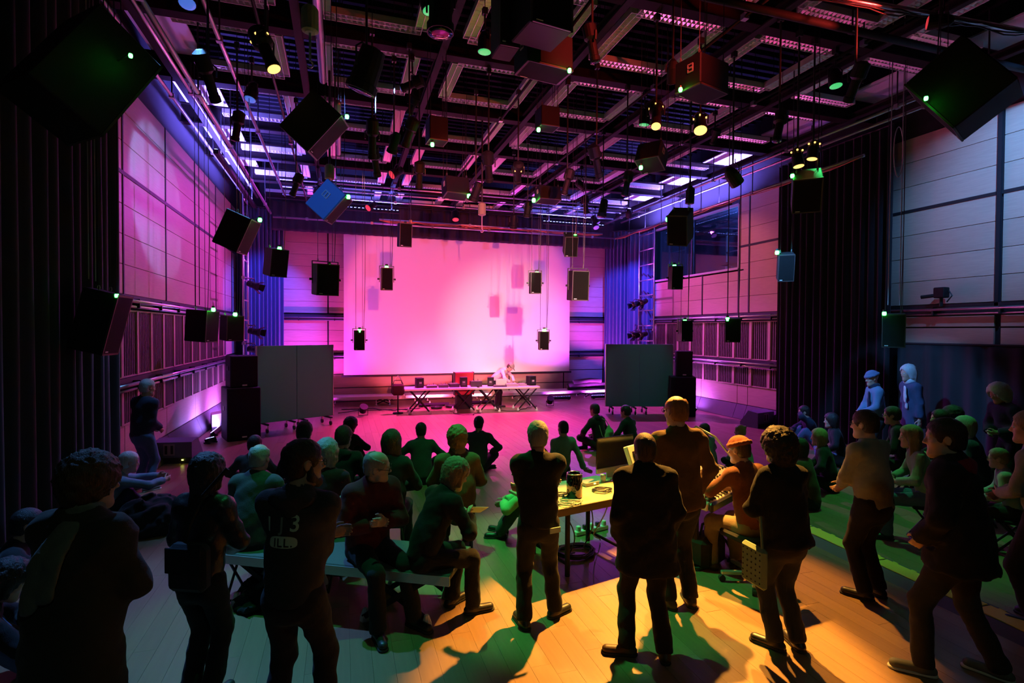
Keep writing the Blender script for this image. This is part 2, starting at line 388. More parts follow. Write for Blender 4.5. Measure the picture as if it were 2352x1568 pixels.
g = mat('window_glass', (.6, .7, .9), .02, trans=1.0, spec=.6)
for a, b in ((WIN[0], WIN[0]+2.2), (WIN[0]+2.2, WIN[1])): MB().box((XR+.05, (a+b)/2, 5.29), (.012, b-a-.04, 1.80)).build('pane', 'window_glass', w)
# things seen dimly behind the glass
fr = tag(MB().box((XR+1.3, 14.3, 4.75), (.6, 1.5, .08)).box((XR+1.3, 13.7, 4.52), (.05, .05, .4)).box((XR+1.3, 14.9, 4.52), (.05, .05, .4)).build('control_desk', 'black_plastic'), 'desk behind the glass of the upper control room window', 'desk')
fr = tag(MB().cyl((XR+1.2, 13.35, 6.15), (XR+1.2, 13.35, 5.98), .05, .09, 12).cyl((XR+1.2, 13.35, 6.35), (XR+1.2, 13.35, 6.15), .01, n=6).build('pendant_lamp', 'blue_led'), 'small bluish lamp glowing inside the upper control room', 'lamp')
o = lamp('POINT', 'glow', (0, 0, 0), (.12, .28, 1), 260, None, None, .08); o.parent = fr; o.location = (XR+1.0, 13.35, 5.75)
rk = thing('rack_frame', 'metal frame standing behind the control room glass', 'frame', (XR+1.55, 14.6, 4.32))
for y in (-.6, .1, .8): MB().box((0, y, .8), (.05, .05, 1.6)).build('upright', 'steel', rk)
for z in (.3, .9, 1.5): MB().box((0, .1, z), (.05, 1.4, .04)).build('crossbar', 'steel', rk)

# ------------------------------------------------------------------ ceiling: deck, beams, louvred light frames
ceil = struct(MB().box(((XL+XR)/2, (YF+YB)/2, ZC+.1), (XR-XL+.6, YB-YF+.6, .2)).build('ceiling', 'deck'))
k = MB()
for i in range(72): k.box(((XL+XR)/2, 1.0+i*.26, ZC-.10), (XR-XL, .09, .18))
tag(k.build('deck_ribs', 'deck_rib', ceil), kind='stuff')
BX = [1.55+2.17*i for i in range(-2, 5)]; BY = [8.82+2.26*i for i in range(-3, 5)]
ZL = 7.15
def ibeam(a, b, w, h, parent, name, m):
    k = MB(); a = np.array(a, float); b = np.array(b, float); L = np.linalg.norm(b-a); c = (a+b)/2
    ax = 0 if abs(b[0]-a[0]) > abs(b[1]-a[1]) else 1
    S = lambda u, v: (L, u, v) if ax == 0 else (u, L, v)
    k.box(c+np.array([0, 0, -h/2+.012]), S(w, .024)); k.box(c+np.array([0, 0, h/2-.012]), S(w, .024)); k.box(c, S(.02, h-.04)); return k.build(name, m, parent)
for y in BY: ibeam((XL, y, ZL+.03), (XR, y, ZL+.03), .20, .42, ceil, 'beam', 'beam_paint')
for x in BX: ibeam((x, 1.0, ZL-.13), (x, 18.9, ZL-.13), .11, .14, ceil, 'runway_beam', 'steel_paint')
# white soffit panels along both sides
for i in range(len(BY)):
    y0 = BY[i]+.18; y1 = (BY[i+1] if i+1 < len(BY) else YB)-.18
    for (x0, x1) in ((XL+.15, XL+.95), (XR-1.15, XR-.15)):
        MB().box(((x0+x1)/2, (y0+y1)/2, ZL+.22), (x1-x0, y1-y0, .03)).build('soffit_panel', 'panel_white', ceil)
# louvred lights: four round each bay
def louvre_mesh(L, W=.20):
    k = MB(); k.box((0, 0, .045), (L, W, .01)); 
    for sgn in (-1, 1): k.box((0, sgn*W/2, 0), (L, .008, .10))
    for sgn in (-1, 1): k.box((sgn*L/2, 0, 0), (.008, W, .10))
    q = MB(); n = int(L/.075)
    for i in range(1, n):
        x = -L/2+L*i/n; q.add([(x, -W/2, .0), (x+.012, -W/2, -.045), (x+.012, W/2, -.045), (x, W/2, .0), (x-.02, -W/2, -.02), (x-.02, W/2, -.02)], [(0, 1, 2, 3), (4, 0, 3, 5), (4, 1, 2, 5)])
    q.box((0, 0, -.02), (L, .006, .05))
    return k, q
kx, qx = louvre_mesh(1.42)
mrod = MB().cyl((0, 0, .05), (0, 0, ZC-ZL-.02), .006, n=4).mesh('hanger_rod'); mrod.materials.append(M('steel_dark')); mh = kx.mesh('housing'); mh.materials.append(M('louvre_case')); ml = qx.mesh('louvre'); ml.materials.append(M('louvre'))
ORD = ['first', 'second', 'third', 'fourth', 'fifth', 'sixth', 'seventh', 'eighth', 'ninth']
for ix, x in enumerate([b for b in BX if b < 9]):
    for iy, y in enumerate(BY[::-1]):
        if y > 17.9 or y < 3.5: continue
        for (cx, cy, rz, edge) in ((x+1.09, y+.38, 0, 'near'), (x+1.09, y+1.86, 0, 'far'), (x+.38, y+1.12, 90, 'left'), (x+1.80, y+1.12, 90, 'right')):
            if cx > XR-1.2 or cx < XL+1.0: continue
            o = thing('louvre_light', 'unlit louvre strip, '+edge+' edge of the '+ORD[ix]+' bay from left, '+ORD[iy]+' row from stage', 'ceiling light', (cx, cy, ZL), rz, 'louvred strip lights framing the ceiling bays')
            link('housing', mh, o); tag(link('louvre', ml, o), kind='stuff')
            for q in (-.5, .5): link('hanger_rod', mrod, o, (q, 0, 0))
# perimeter pipes and loose pipes of the lighting grid
def pipe(label, a, b, r=.028, m='steel', clamps=0, drops=0, cables=0, cm='cable'):
    a, b = np.array(a, float), np.array(b, float); o = thing('lighting_pipe', label, 'pipe', (a+b)/2)
    c = (a+b)/2; MB().cyl(a-c, b-c, r, n=12).build('pipe', m, o, smooth=True)
    L = np.linalg.norm(b-a); d = (b-a)/L
    for i in range(drops):
        p = a+d*L*(i+.5)/drops-c; MB().cyl(p, (p[0], p[1], ZL+.1-c[2]), .012, n=6).build('drop_rod', 'steel_dark', o)
        MB().box(p, (.08, .08, .08)).build('clamp', 'steel', o)
    for j in range(cables):
        pts = []; x, y, _ = frame(d)
        for i in range(28):
            t = i/27; sag = abs(math.sin(t*math.pi*random.choice([6, 7])))*.05
            pts.append(a+d*L*t-c+x*(random.uniform(-.02, .02)+(j-1)*.02)+np.array([0, 0, -.045-sag*(j+1)*.5+r]))
        MB().tube(pts, .009, 5).build('cable', cm, o, smooth=True)
    return o
ZP = 6.05
pipe('silver pipe crossing the stage just in front of the black valance', (-2.05, 18.45, ZP), (10.0, 18.45, ZP), .032, drops=6)
pipe('upper pipe with an orange-lit cable bundle above the projection screen', (1.2, 18.40, ZP+.13), (9.4, 18.40, ZP+.13), .026, drops=4, cables=4, cm='cable_orange_lit')
pipe('long pipe with cable bundle under the window side of the grid', (9.98, 8.2, ZP), (9.98, 18.45, ZP), .032, drops=5, cables=3, cm='cable_orange_lit')
pipe('long silver pipe nearest the left timber wall', (-2.05, 3.0, ZP), (-2.05, 17.9, ZP), .034, drops=6)
pipe('second silver pipe from the left timber wall', (-1.62, 3.0, ZP+.5), (-1.62, 17.6, ZP+.5), .03, drops=4)
pipe('thin dark pipe running parallel left of the hoist', (-1.0, 3.0, ZP+.35), (-1.0, 17.6, ZP+.35), .022, 'steel_dark', drops=4)
pipe('thick silver pipe ending at the tilted overhead loudspeaker', (-.25, 3.5, 6.1), (-.25, 8.3, 6.1), .05, drops=2)
pipe('thick silver pipe carrying the blue-lit tilted loudspeaker', (-.05, 8.9, 6.05), (-.05, 11.4, 6.05), .05, drops=2)
pipe('outer left pipe close under the soffit panels', (-2.55, 3.0, 6.72), (-2.55, 18.9, 6.72), .03, drops=5)
pipe('inner left pipe close under the soffit panels', (-2.85, 3.0, 6.62), (-2.85, 18.9, 6.62), .03, drops=5)
pipe('right pipe under the soffit panels above the window', (9.6, 6.0, 6.6), (9.6, 18.6, 6.6), .03, drops=5)
pipe('rightmost pipe under the soffit panels above the window', (10.3, 6.0, 6.7), (10.3, 18.6, 6.7), .03, drops=5)
for j, (y, z) in enumerate(((17.75, 6.62), (17.2, 6.72), (16.5, 6.75))):
    pipe(('back', 'middle', 'front')[j]+' of three crosswise pipes high before the stage curtain', (-1.7, y, z), (9.5, y, z), .024, drops=5)
for x, n in ((3.1, 'first'), (5.25, 'second'), (7.4, 'third')):
    pipe(n+' lengthwise lighting pipe from the left in the middle of the grid', (x, 5.0, 6.8), (x, 16.2, 6.8), .024, 'steel_paint', drops=5)
pipe('red-lit pipe high at the upper right of the grid', (2.9, 5.15, 6.45), (8.6, 4.75, 6.45), .035, 'steel', drops=2, cables=3)
pipe('heavy dark crosswise pipe beside the red-lit one', (2.5, 5.5, 6.5), (10.4, 5.5, 6.5), .05, 'steel_paint', drops=3)

# ------------------------------------------------------------------ curtains and screen
def curtain(label, p0, p1, z0, z1, folds, amp=.07, m='velvet', flare=.0, top_hooks=False, name='curtain'):
    p0, p1 = np.array(p0, float), np.array(p1, float); L = np.linalg.norm(p1-p0); d = (p1-p0)/L; n = np.array([-d[1], d[0]])
    nu = int(folds*10); nv = 10; vs = []; fs = []
    rr = np.cumsum(np.abs(rng.normal(1, .35, nu+1))); rr = (rr-rr[0])/(rr[-1]-rr[0]); phs = rng.uniform(-.6, .6, nu+1)
    am = amp*(.55+.45*np.sin(np.linspace(0, folds*1.3, nu+1)+1)**2)
    for side in (0, 1):
        for j in range(nv+1):
            v = j/nv
            for i in range(nu+1):
                u = i/nu; ph = 2*math.pi*folds*(.75*u+.25*rr[i]); w = am[i]*math.sin(ph)*(1+flare*(1-v))+.01*math.sin(5*v+i*.2)*(1-v)
                q = p0+d*(u*L)+n*(w+(side*.012)); vs.append((q[0], q[1], z0+(z1-z0)*v))
    o = (nu+1)*(nv+1); I = lambda s_, j, i: s_*o+j*(nu+1)+i
    for j in range(nv):
        for i in range(nu):
            fs.append((I(0, j, i), I(0, j, i+1), I(0, j+1, i+1), I(0, j+1, i))); fs.append((I(1, j, i), I(1, j+1, i), I(1, j+1, i+1), I(1, j, i+1)))
    for i in range(nu): fs.append((I(0, 0, i), I(1, 0, i), I(1, 0, i+1), I(0, 0, i+1))); fs.append((I(0, nv, i), I(0, nv, i+1), I(1, nv, i+1), I(1, nv, i)))
    for j in range(nv): fs.append((I(0, j, 0), I(0, j+1, 0), I(1, j+1, 0), I(1, j, 0))); fs.append((I(0, j, nu), I(1, j, nu), I(1, j+1, nu), I(0, j+1, nu)))
    k = MB(); k.v = vs; k.f = fs
    t = thing(name, label, 'curtain', ((p0[0]+p1[0])/2, (p0[1]+p1[1])/2, z0)); c = np.array([(p0[0]+p1[0])/2, (p0[1]+p1[1])/2, z0])
    k.v = [tuple(np.array(v)-c) for v in vs]; k.build('cloth', m, t, smooth=True)
    a = np.array([*p0, z1+.03])-c; b = np.array([*p1, z1+.03])-c; MB().cyl(a, b, .02, n=8).build('track', 'steel_dark', t)
    return t
curtain('tall black curtain drawn along the left wall beside the near audience', (XL+.24, .2), (XL+.24, 8.98), .02, 6.9, 32, .08)
curtain('black curtain at the right covering the wall between two timber stretches', (XR-.25, 8.21), (XR-.25, 11.23), .02, 6.75, 15, .08)
curtain('blue-lit curtain left of the projection screen', (-2.95, 18.75), (-1.82, 19.25), .02, 6.4, 10, .09, 'velvet_blue_lit')
curtain('blue-lit curtain right of the projection screen', (9.95, 19.25), (11.0, 18.3), .02, 6.4, 10, .09, 'velvet_blue_lit')
curtain('narrow blue-lit curtain between the right scaffold ladder and the corner', (10.5, 18.4), (10.95, 17.3), .02, 6.3, 6, .07, 'velvet_blue_lit')
curtain('short black valance hanging above the projection screen', (-2.3, 19.05), (10.25, 19.05), 5.74, 6.75, 48, .03, 'velvet', name='valance')
curtain('black drape on the lower right wall behind the standing couple', (XR-.12, -.5), (XR-.12, 8.1), .02, 2.26, 24, .035)

s = thing('projection_screen', 'large white projection screen lit pink and violet on the stage wall', 'screen', (4.25, YB-.42, .93))
MB().box((0, 0, 2.45), (8.35, .012, 4.9)).build('screen_cloth', 'screen_white', s)
MB().cyl((-4.25, 0, .0), (4.25, 0, .0), .035, n=10).build('bottom_bar', 'steel_dark', s)
MB().box((0, 0, 4.98), (8.5, .16, .16), ch=.01).build('roller_case', 'steel_dark', s)
# ------------------------------------------------------------------ loudspeakers with green lamps
def speaker(label, px, py, d, size, yaw, pitch, lpx, roll=0.0, hang='cables', yoke=False, lp=1.0, mcab='cab_black', handle=False, zt=6.95, taper=0.0, coil=False):
    c = at_d(px, py, d); w, h, dp = size
    t = thing('loudspeaker', label, 'loudspeaker', c)
    Q = np.array(Matrix.Rotation(R(-yaw), 3, 'Z') @ Matrix.Rotation(R(pitch), 3, 'X') @ Matrix.Rotation(R(roll), 3, 'Y'))
    k = MB()      # cabinet narrows to the back
    b = 1-taper
    hw, hh, hd = w/2, h/2, dp/2
    vs = [(sx*hw*(1 if sy > 0 else b), sy*hd, sz*hh) for sx in (-1, 1) for sy in (-1, 1) for sz in (-1, 1)]
    if taper: k.add(np.array(vs)@Q.T, [(0, 1, 3, 2), (4, 6, 7, 5), (0, 4, 5, 1), (2, 3, 7, 6), (0, 2, 6, 4), (1, 5, 7, 3)])
    else: k.box((0, 0, 0), (w, dp, h), Q, ch=.012)
    k.build('cabinet', mcab, t)
    gr_ = MB().box(Q@np.array([0, hd+.009, 0]), (w*.92, .014, h*.94), Q).build('grille', 'grille', t)
    k = MB()
    for sx in (-1, 1): k.box(Q@np.array([sx*w*.475, hd+.006, 0]), (w*.05, .02, h), Q)
    for sz in (-1, 1): k.box(Q@np.array([0, hd+.006, sz*h*.483]), (w, .02, h*.034), Q)
    k.build('front_frame', 'grille_frame', t)
    MB().box(Q@np.array([w*.3, hd+.019, -h*.44]), (w*.16, .004, h*.02), Q).build('badge', 'label_white', gr_)
    if handle:
        for sx in (-1, 1):
            k = MB(); o = np.array([sx*(hw+.004)*(1-taper*.5), -dp*.1, h*.12])
            for dz in (-1, 1): k.box(Q@(o+np.array([0, 0, dz*h*.09])), (.012, dp*.24, .014), Q)
            for dy in (-1, 1): k.box(Q@(o+np.array([0, dy*dp*.12, 0])), (.012, .014, h*.2), Q)
            k.box(Q@(o+np.array([sx*.004, 0, 0])), (.014, .014, h*.17), Q)
            k.build('handle', 'grey_plastic', t)
    zt = ZC-.01; top = np.array([0, 0, zt-c[2]])
    if yoke:
        k = MB(); fr = np.array([[math.cos(R(-yaw)), -math.sin(R(-yaw)), 0], [math.sin(R(-yaw)), math.cos(R(-yaw)), 0], [0, 0, 1]])
        for sx in (-1, 1): k.box(fr@np.array([sx*(hw+.03), 0, h*.22]), (.012, .04, h*.72), fr)
        k.box(fr@np.array([0, 0, h*.58]), (w+.072, .04, .012), fr); yk = k.build('yoke', 'steel_dark', t)
        for sx in (-1, 1): MB().cyl(fr@np.array([sx*(hw+.02), 0, 0]), fr@np.array([sx*(hw+.075), 0, -.0]), .02, n=8).build('yoke_knob', 'steel_dark', yk)
        anc = [fr@np.array([-w*.33, 0, h*.585]), fr@np.array([w*.33, 0, h*.585])]
    else:
        anc = [Q@np.array([-w*.36, -dp*.1, hh]), Q@np.array([w*.36, -dp*.1, hh])]
        if abs(pitch) > 60: anc = [Q@np.array([sx*w*.42, -hd, sz*h*.36]) for sx in (-1, 1) for sz in (-1, 1)]
    if hang == 'cables':
        for a in anc:
            hw_ = MB().cyl(a, (a[0], a[1], top[2]), .0045, n=5).build('hanging_wire', 'cable', t)
            MB().tube([a+np.array([.012*math.cos(q), 0, .03+.028*math.sin(q)]) for q in np.arange(8)*math.pi/4], .004, 4, True).build('shackle', 'steel', hw_)
    elif hang == 'pole':
        MB().cyl((0, 0, hh*.7), (0, 0, top[2]), .028, n=10).build('hanging_pole', 'steel', t, smooth=True)
    if coil:
        pts = []; a = Q@np.array([-hw, -hd*.6, 0])
        for i in range(46): q = i*.62; pts.append(a+np.array([.10*math.cos(q)+.02*math.sin(i*1.3), -.05+.01*math.sin(i), .02+.12*math.sin(q)+.02*math.cos(i*.9)]))
        MB().tube(pts, .008, 5).build('cable_coil', 'cable', t, smooth=True)
    cz = anc[0]+np.array([.03, .05, 0]); MB().tube([cz+np.array([.05*math.sin(4*s_)*(1-s_), .0, s_*(top[2]-cz[2])]) for s_ in np.linspace(0, 1, 10)], .006, 5).build('signal_cable', 'cable', t)
    if lpx is None: return t
    lp_ = at_d(lpx[0], lpx[1], d-.12*min(1, dp/.3))-c; r = .0036*d
    g = MB().lathe([(.001, -r), (r*.8, -r*.9), (r, 0), (r*.8, r*.9), (.001, r)], lp_, (0, 0, 1), 10); g = g.build('green_lamp', 'green_led', t, smooth=True)
    near = Q@np.clip(Q.T@lp_, [-hw, -hd, -hh], [hw, hd, hh]); MB().cyl(near, lp_+np.array([0, 0, r]), .006, n=5).cyl(lp_+np.array([0, 0, r*.8]), lp_+np.array([0, 0, r*1.9]), r*.7, n=8).build('lamp_arm', 'black_plastic', g)
    return t
SM = (.25, .50, .27); MD = (.40, .60, .38)
S_ = [
 ('very large black loudspeaker at the top left in front of the curtain', 190, 175, 4.9, (.62, .98, .62), 45, -32, (300, 128), dict(roll=0)),
 ('large tilted loudspeaker hung from the thick pipe at upper left', 722, 288, 6.4, (.36, .58, .43), 104, -42, (797, 268), dict(coil=True)),
 ('blue-lit tilted loudspeaker with a pale handle under the ceiling pipe', 756, 463, 8.8, (.36, .54, .40), 108, -42, (800, 452), dict(mcab='cab_blue_lit', handle=True)),
 ('tilted loudspeaker with tangled cables before the left timber wall', 543, 533, 8.6, (.38, .58, .40), 104, -24, (597, 505), dict(coil=True)),
 ('loudspeaker hung on carabiners beside the left curtain edge', 230, 738, 6.3, (.36, .72, .36), 96, -14, (268, 679), dict(coil=True)),
 ('loudspeaker with a coil of cable in front of the left slatted wall', 463, 748, 9.6, (.36, .56, .38), 112, -4, (490, 711), dict(coil=True)),
 ('loudspeaker beside the left scaffold ladder', 532, 753, 11.6, (.36, .54, .32), 145, -4, (540, 722), {}),
 ('loudspeaker in front of the left blue stage curtain', 633, 602, 10.6, (.34, .54, .32), 150, -12, (642, 571), {}),
 ('loudspeaker in a wide bracket left of the projection screen', 747, 642, 9.4, (.38, .54, .34), 164, -6, (757, 611), dict(yoke=True)),
 ('small loudspeaker in a bracket over the upper left of the screen', 888, 641, 12.0, SM, 180, -3, (888, 615), dict(yoke=True)),
 ('loudspeaker hanging above the top edge of the screen left of centre', 929, 540, 11.0, (.25, .48, .27), 175, -8, (931, 517), {}),
 ('small loudspeaker low over the lower left of the screen', 825, 781, 13.0, (.24, .48, .25), 178, 0, (826, 760), dict(yoke=True)),
 ('small loudspeaker in a bracket over the upper right of the screen', 1229, 650, 12.6, SM, 190, -3, (1233, 628), dict(yoke=True)),
 ('small loudspeaker low over the lower right of the screen', 1248, 782, 13.6, (.24, .47, .25), 192, 0, (1250, 760), dict(yoke=True)),
 ('loudspeaker hanging at the right end of the cable-wrapped pipe', 1310, 561, 11.6, (.28, .44, .36), 196, -26, (1321, 543), {}),
 ('loudspeaker in a wide bracket just right of the screen edge', 1327, 656, 10.6, (.34, .58, .34), 186, -5, (1327, 631), dict(yoke=True)),
 ('red-lit overhead loudspeaker above the left half of the screen', 1046, 431, 10.6, (.48, .30, .34), 172, -78, (1077, 450), dict(handle=True, zt=6.9)),
 ('red-lit overhead loudspeaker above the right half of the screen', 1258, 447, 12.0, (.52, .30, .30), 176, -80, (1226, 460), dict(handle=True, zt=6.9)),
 ('downward loudspeaker with a square grille in the middle of the grid', 1003, 300, 8.6, (.30, .30, .36), 175, -90, (993, 332), dict(zt=6.9)),
 ('small downward loudspeaker beside the diagonal runway beam', 1257, 272, 9.2, (.34, .30, .32), 178, -90, (1237, 298), dict(zt=6.9)),
 ('red-lit downward loudspeaker at the top centre of the picture', 1248, 128, 5.9, (.56, .34, .36), 172, -88, (1308, 162), dict(handle=True, zt=6.9)),
 ('bright red-lit downward loudspeaker hung on wires at upper right', 1612, 180, 6.2, (.50, .36, .34), 165, -90, (1563, 206), dict(handle=True, zt=6.9)),
 ('tilted loudspeaker with a green-lit grille in the right of the grid', 1497, 360, 8.6, (.40, .34, .32), 235, -64, (1472, 385), dict(handle=True, zt=6.9)),
 ('tilted loudspeaker clamped to the pipe by the control room window', 1563, 520, 9.3, (.34, .54, .40), 232, -30, (1533, 504), dict(roll=-8)),
 ('loudspeaker in front of the left end of the control room window', 1551, 638, 11.6, (.24, .50, .26), 196, -4, (1549, 612), dict(yoke=True)),
 ('loudspeaker on the right wall rail nearest the scaffold ladder', 1572, 760, 11.9, (.25, .46, .26), 192, 0, (1573, 738), dict(yoke=True)),
 ('loudspeaker on the right wall rail left of the black curtain', 1684, 757, 10.6, (.28, .46, .32), 222, -6, (1671, 733), {}),
 ('slanting loudspeaker at the left edge of the right black curtain', 1804, 612, 9.6, (.26, .48, .28), 218, -18, (1785, 580), {}),
 ('large dark loudspeaker above the right black curtain', 1852, 438, 8.3, (.40, .54, .42), 222, -34, (1820, 404), {}),
 ('loudspeaker at the left end of the near right wall rail', 2052, 758, 8.9, (.32, .54, .38), 232, -5, (2031, 720), {}),
 ('black box loudspeaker without a lamp above the top centre one', 1243, 42, 5.3, (.46, .38, .42), 172, 0, None, {}),
 ('slim black loudspeaker without a lamp cut by the top edge', 1160, 55, 5.6, (.22, .62, .3), 178, 0, None, {}),
 ('very large dark loudspeaker at the top right corner', 2212, 205, 5.8, (.58, .74, .60), 335, -36, (2127, 226), {}),
]
mat('cab_blue_lit', (.05, .12, .30), .5, bump=.25, bscale=220)  # the blue light falling on this cabinet is put into its colour
for s_ in S_: speaker(s_[0], s_[1], s_[2], s_[3], s_[4], s_[5], s_[6], s_[7], **s_[8])

# ------------------------------------------------------------------ theatre lanterns
def lantern(label, p, aim, r=.11, L=.34, kind='fresnel', on=None, power=0, color=(1, .6, .2), angle=40, zt=6.95, blend=.4, glow='warm_lens', doors=False, hung=True, size=.06, cat='stage light', pwr_dir=None):
    p = np.array(p, float); a = nrm(np.array(aim, float)-p)
    t = thing('stage_light', label, cat, p)
    x, y, _ = frame(a)
    if kind == 'fresnel': prof = [(r*.35, -L*.55), (r*.8, -L*.5), (r*.9, -L*.2), (r*.9, L*.25), (r*1.05, L*.28), (r*1.05, L*.45)]
    elif kind == 'profile': prof = [(r*.4, -L*.6), (r*1.0, -L*.52), (r*1.0, -L*.15), (r*.62, -L*.08), (r*.62, L*.4), (r*.72, L*.42), (r*.72, L*.55)]
    else: prof = [(r*.25, -L*.5), (r*.6, -L*.42), (r*.95, -L*.15), (r, L*.1), (r, L*.45)]
    hs_ = MB().lathe(prof, (0, 0, 0), a, 16).build('housing', 'cab_black', t, smooth=False)
    e = prof[-1]; MB().lathe([(e[0]*.9, e[1]+.003), (e[0]*.6, e[1]+.012), (.001, e[1]+.016)], (0, 0, 0), a, 16).build('lens', glow if on else 'gloss_black', hs_, smooth=True)
    if on and glow == 'warm_lens':
        k = MB()
        for q in range(5): ang = q*1.25+.4; k.box(a*(-L*.3)+(x*math.cos(ang)+y*math.sin(ang))*r*.97, (.018, .018, .022), np.stack([x, y, a], 1))
        k.build('vent_glow', glow, hs_)
    k = MB(); s_ = nrm(np.cross(a, (0, 0, 1))); u = np.array([0, 0, 1.0])
    pts = [s_*(r*1.12), s_*(r*1.15)+u*r*1.2, s_*(r*.5)+u*r*1.75, -s_*(r*.5)+u*r*1.75, -s_*(r*1.15)+u*r*1.2, -s_*(r*1.12)]
    k.tube(pts, .011, 6); k.build('yoke', 'steel_dark', t)
    if hung:
        MB().cyl((0, 0, zt-p[2]-.02), (0, 0, ZC-.01-p[2]), .006, n=5).build('suspension_rod', 'steel_dark', t)
        hb_ = MB().cyl(u*r*1.75, (0, 0, max(zt-p[2], r*2.2)), .014, n=8).build('hanging_bar', 'steel_dark', t)
        MB().box((0, 0, max(zt-p[2], r*2.2)-.03), (.07, .07, .09)).build('hook_clamp', 'steel_dark', hb_)
    if doors:
        for q in range(4):
            ang = q*math.pi/2; o = x*math.cos(ang)+y*math.sin(ang); n2 = nrm(a+o*.6); w = np.cross(a, o)
            c0 = a*e[1]+o*r*1.0; k = MB(); k.add([c0-w*r*.8, c0+w*r*.8, c0+w*r*1.0+n2*r*1.4, c0-w*r*1.0+n2*r*1.4]+[v-o*.006 for v in (c0-w*r*.8, c0+w*r*.8, c0+w*r*1.0+n2*r*1.4, c0-w*r*1.0+n2*r*1.4)], [(0, 1, 2, 3), (7, 6, 5, 4), (0, 4, 5, 1), (1, 5, 6, 2), (2, 6, 7, 3), (3, 7, 4, 0)]); k.build('barn_door', 'steel_paint', hs_)
    if power:
        lp = p+a*(e[1]+.035); o = lamp('SPOT', 'beam', lp, color, power, None, lp+a*5 if pwr_dir is None else pwr_dir, size, angle, blend); o.parent = t; o.location = tuple(a*(e[1]+.035))
    return t
# ------------------------------------------------------------------ scaffold ladders with side lights
def tower(label, px, y_, zt, w=.55):
    t = thing('scaffold_ladder', label, 'scaffold', (px, y_, 0))
    for dx, dy in ((-w/2, 0), (w/2, 0)): MB().cyl((0, dx, 0), (0, dx, zt), .026, n=10).build('upright', 'steel', t, smooth=True)
    n = int(zt/.55)
    for i in range(1, n+1): MB().cyl((0, -w/2, i*zt/(n+.4)), (0, w/2, i*zt/(n+.4)), .02, n=8).build('rung', 'steel', t, smooth=True)
    for dx in (-w/2, w/2): MB().box((0, dx, .02), (.16, .16, .04)).build('foot_plate', 'steel_dark', t)
    return t
tower('silver scaffold ladder beside the left blue stage curtain', -2.55, 16.6, 6.3, .75)
tower('silver scaffold ladder before the control room window', 10.45, 17.0, 6.2, 1.0)
sides = [(-2.35, 16.5, 3.75, 'upper side light on the left scaffold ladder'), (-2.35, 16.7, 2.45, 'middle side light on the left scaffold ladder'), (-2.35, 16.55, 1.95, 'lower side light on the left scaffold ladder'),
         (10.2, 16.75, 3.55, 'upper near side light on the right scaffold ladder'), (10.2, 17.3, 3.5, 'upper far side light on the right scaffold ladder'), (10.2, 16.75, 2.4, 'lower near side light on the right scaffold ladder'), (10.2, 17.3, 2.38, 'lower far side light on the right scaffold ladder')]
for x, y, z, n in sides:
    sl = lantern(n, (x, y, z), (4.2, 14.5, 1.2), .10, .30, 'fresnel', doors=True, hung=False)
    lx, ly = (-2.55, 16.6+math.copysign(.375, y-16.6)) if x < 0 else (10.45, 17.0+math.copysign(.5, y-17.0)); MB().cyl((0, 0, .175), (lx-x, ly-y, .175), .016, n=8).build('clamp_arm', 'steel_dark', sl); MB().box((lx-x, ly-y, .175), (.08, .08, .07)).build('clamp', 'steel', sl)

# ------------------------------------------------------------------ rolling acoustic boards
def board(label, a, b, z0, z1):
    a, b = np.array(a, float), np.array(b, float); c = (a+b)/2; L = np.linalg.norm(b-a); ang = math.degrees(math.atan2(b[1]-a[1], b[0]-a[0]))
    t = thing('rolling_board', label, 'board', (c[0], c[1], 0), ang)
    for sx in (-1, 1): MB().box((sx*L/4, 0, (z0+z1)/2), (L/2-.008, .06, z1-z0), ch=.006).build('panel', 'board_green', t)
    for sx in (-1, 1): MB().box((sx*(L/2+.012), 0, (z0+z1)/2), (.022, .075, z1-z0)).build('edge_trim', 'alu', t)
    for x in (-L*.42, -L*.08, L*.08, L*.42):
        MB().box((x, 0, z0-.02), (.05, .55, .035)).build('foot_bar', 'steel_paint', t)
        for y in (-.24, .24):
            fk = MB().box((x, y, z0-.075), (.035, .05, .08)).build('caster_fork', 'steel', t)
            MB().cyl((x-.018, y+.02, .055), (x+.018, y+.02, .055), .055, n=12).build('caster_wheel', 'rubber', fk)
board('dark green rolling board left of the stage with a centre seam', (-1.96, 14.28), (-.24, 15.2), .22, 2.11)
board('dark green rolling board right of the stage', (7.68, 14.72), (9.62, 14.15), .22, 2.12)
# ------------------------------------------------------------------ PA cabinets
def pa(label, c, rz, w, h, d, z, top=False):
    t = thing('stacked_loudspeaker', label, 'loudspeaker', (c[0], c[1], z), rz)
    MB().box((0, 0, h/2), (w, d, h), ch=.015).build('cabinet', 'cab_black', t)
    MB().box((0, -d/2-.012, h/2), (w*.94, .02, h*.93)).build('grille', 'grille', t)
    for sx in (-1, 1): MB().box((sx*(w/2+.006), 0, h*.6), (.014, .16, .10), ch=.005).build('handle', 'black_plastic', t)
    MB().box((0, -d/2-.026, h*.07), (.10, .006, .03)).build('badge', 'label_white', t)
    if not top:
        for sx in (-1, 1):
            for sy in (-1, 1): MB().cyl((sx*w*.4, sy*d*.4, -.0), (sx*w*.4, sy*d*.4, .03), .03, n=8).build('foot', 'rubber', t)
    return t
pa('tall black subwoofer under the left PA top', (-2.22, 13.72), 20, .70, 1.19, .72, 0)
pa('black PA top standing on the left subwoofer', (-2.2, 13.72), 22, .58, .72, .5, 1.19, True)
pa('tall black subwoofer under the right PA top', (9.80, 13.92), -28, .74, 1.17, .72, 0)
pa('black PA top standing on the right subwoofer', (9.86, 13.92), -28, .46, .76, .48, 1.17, True)
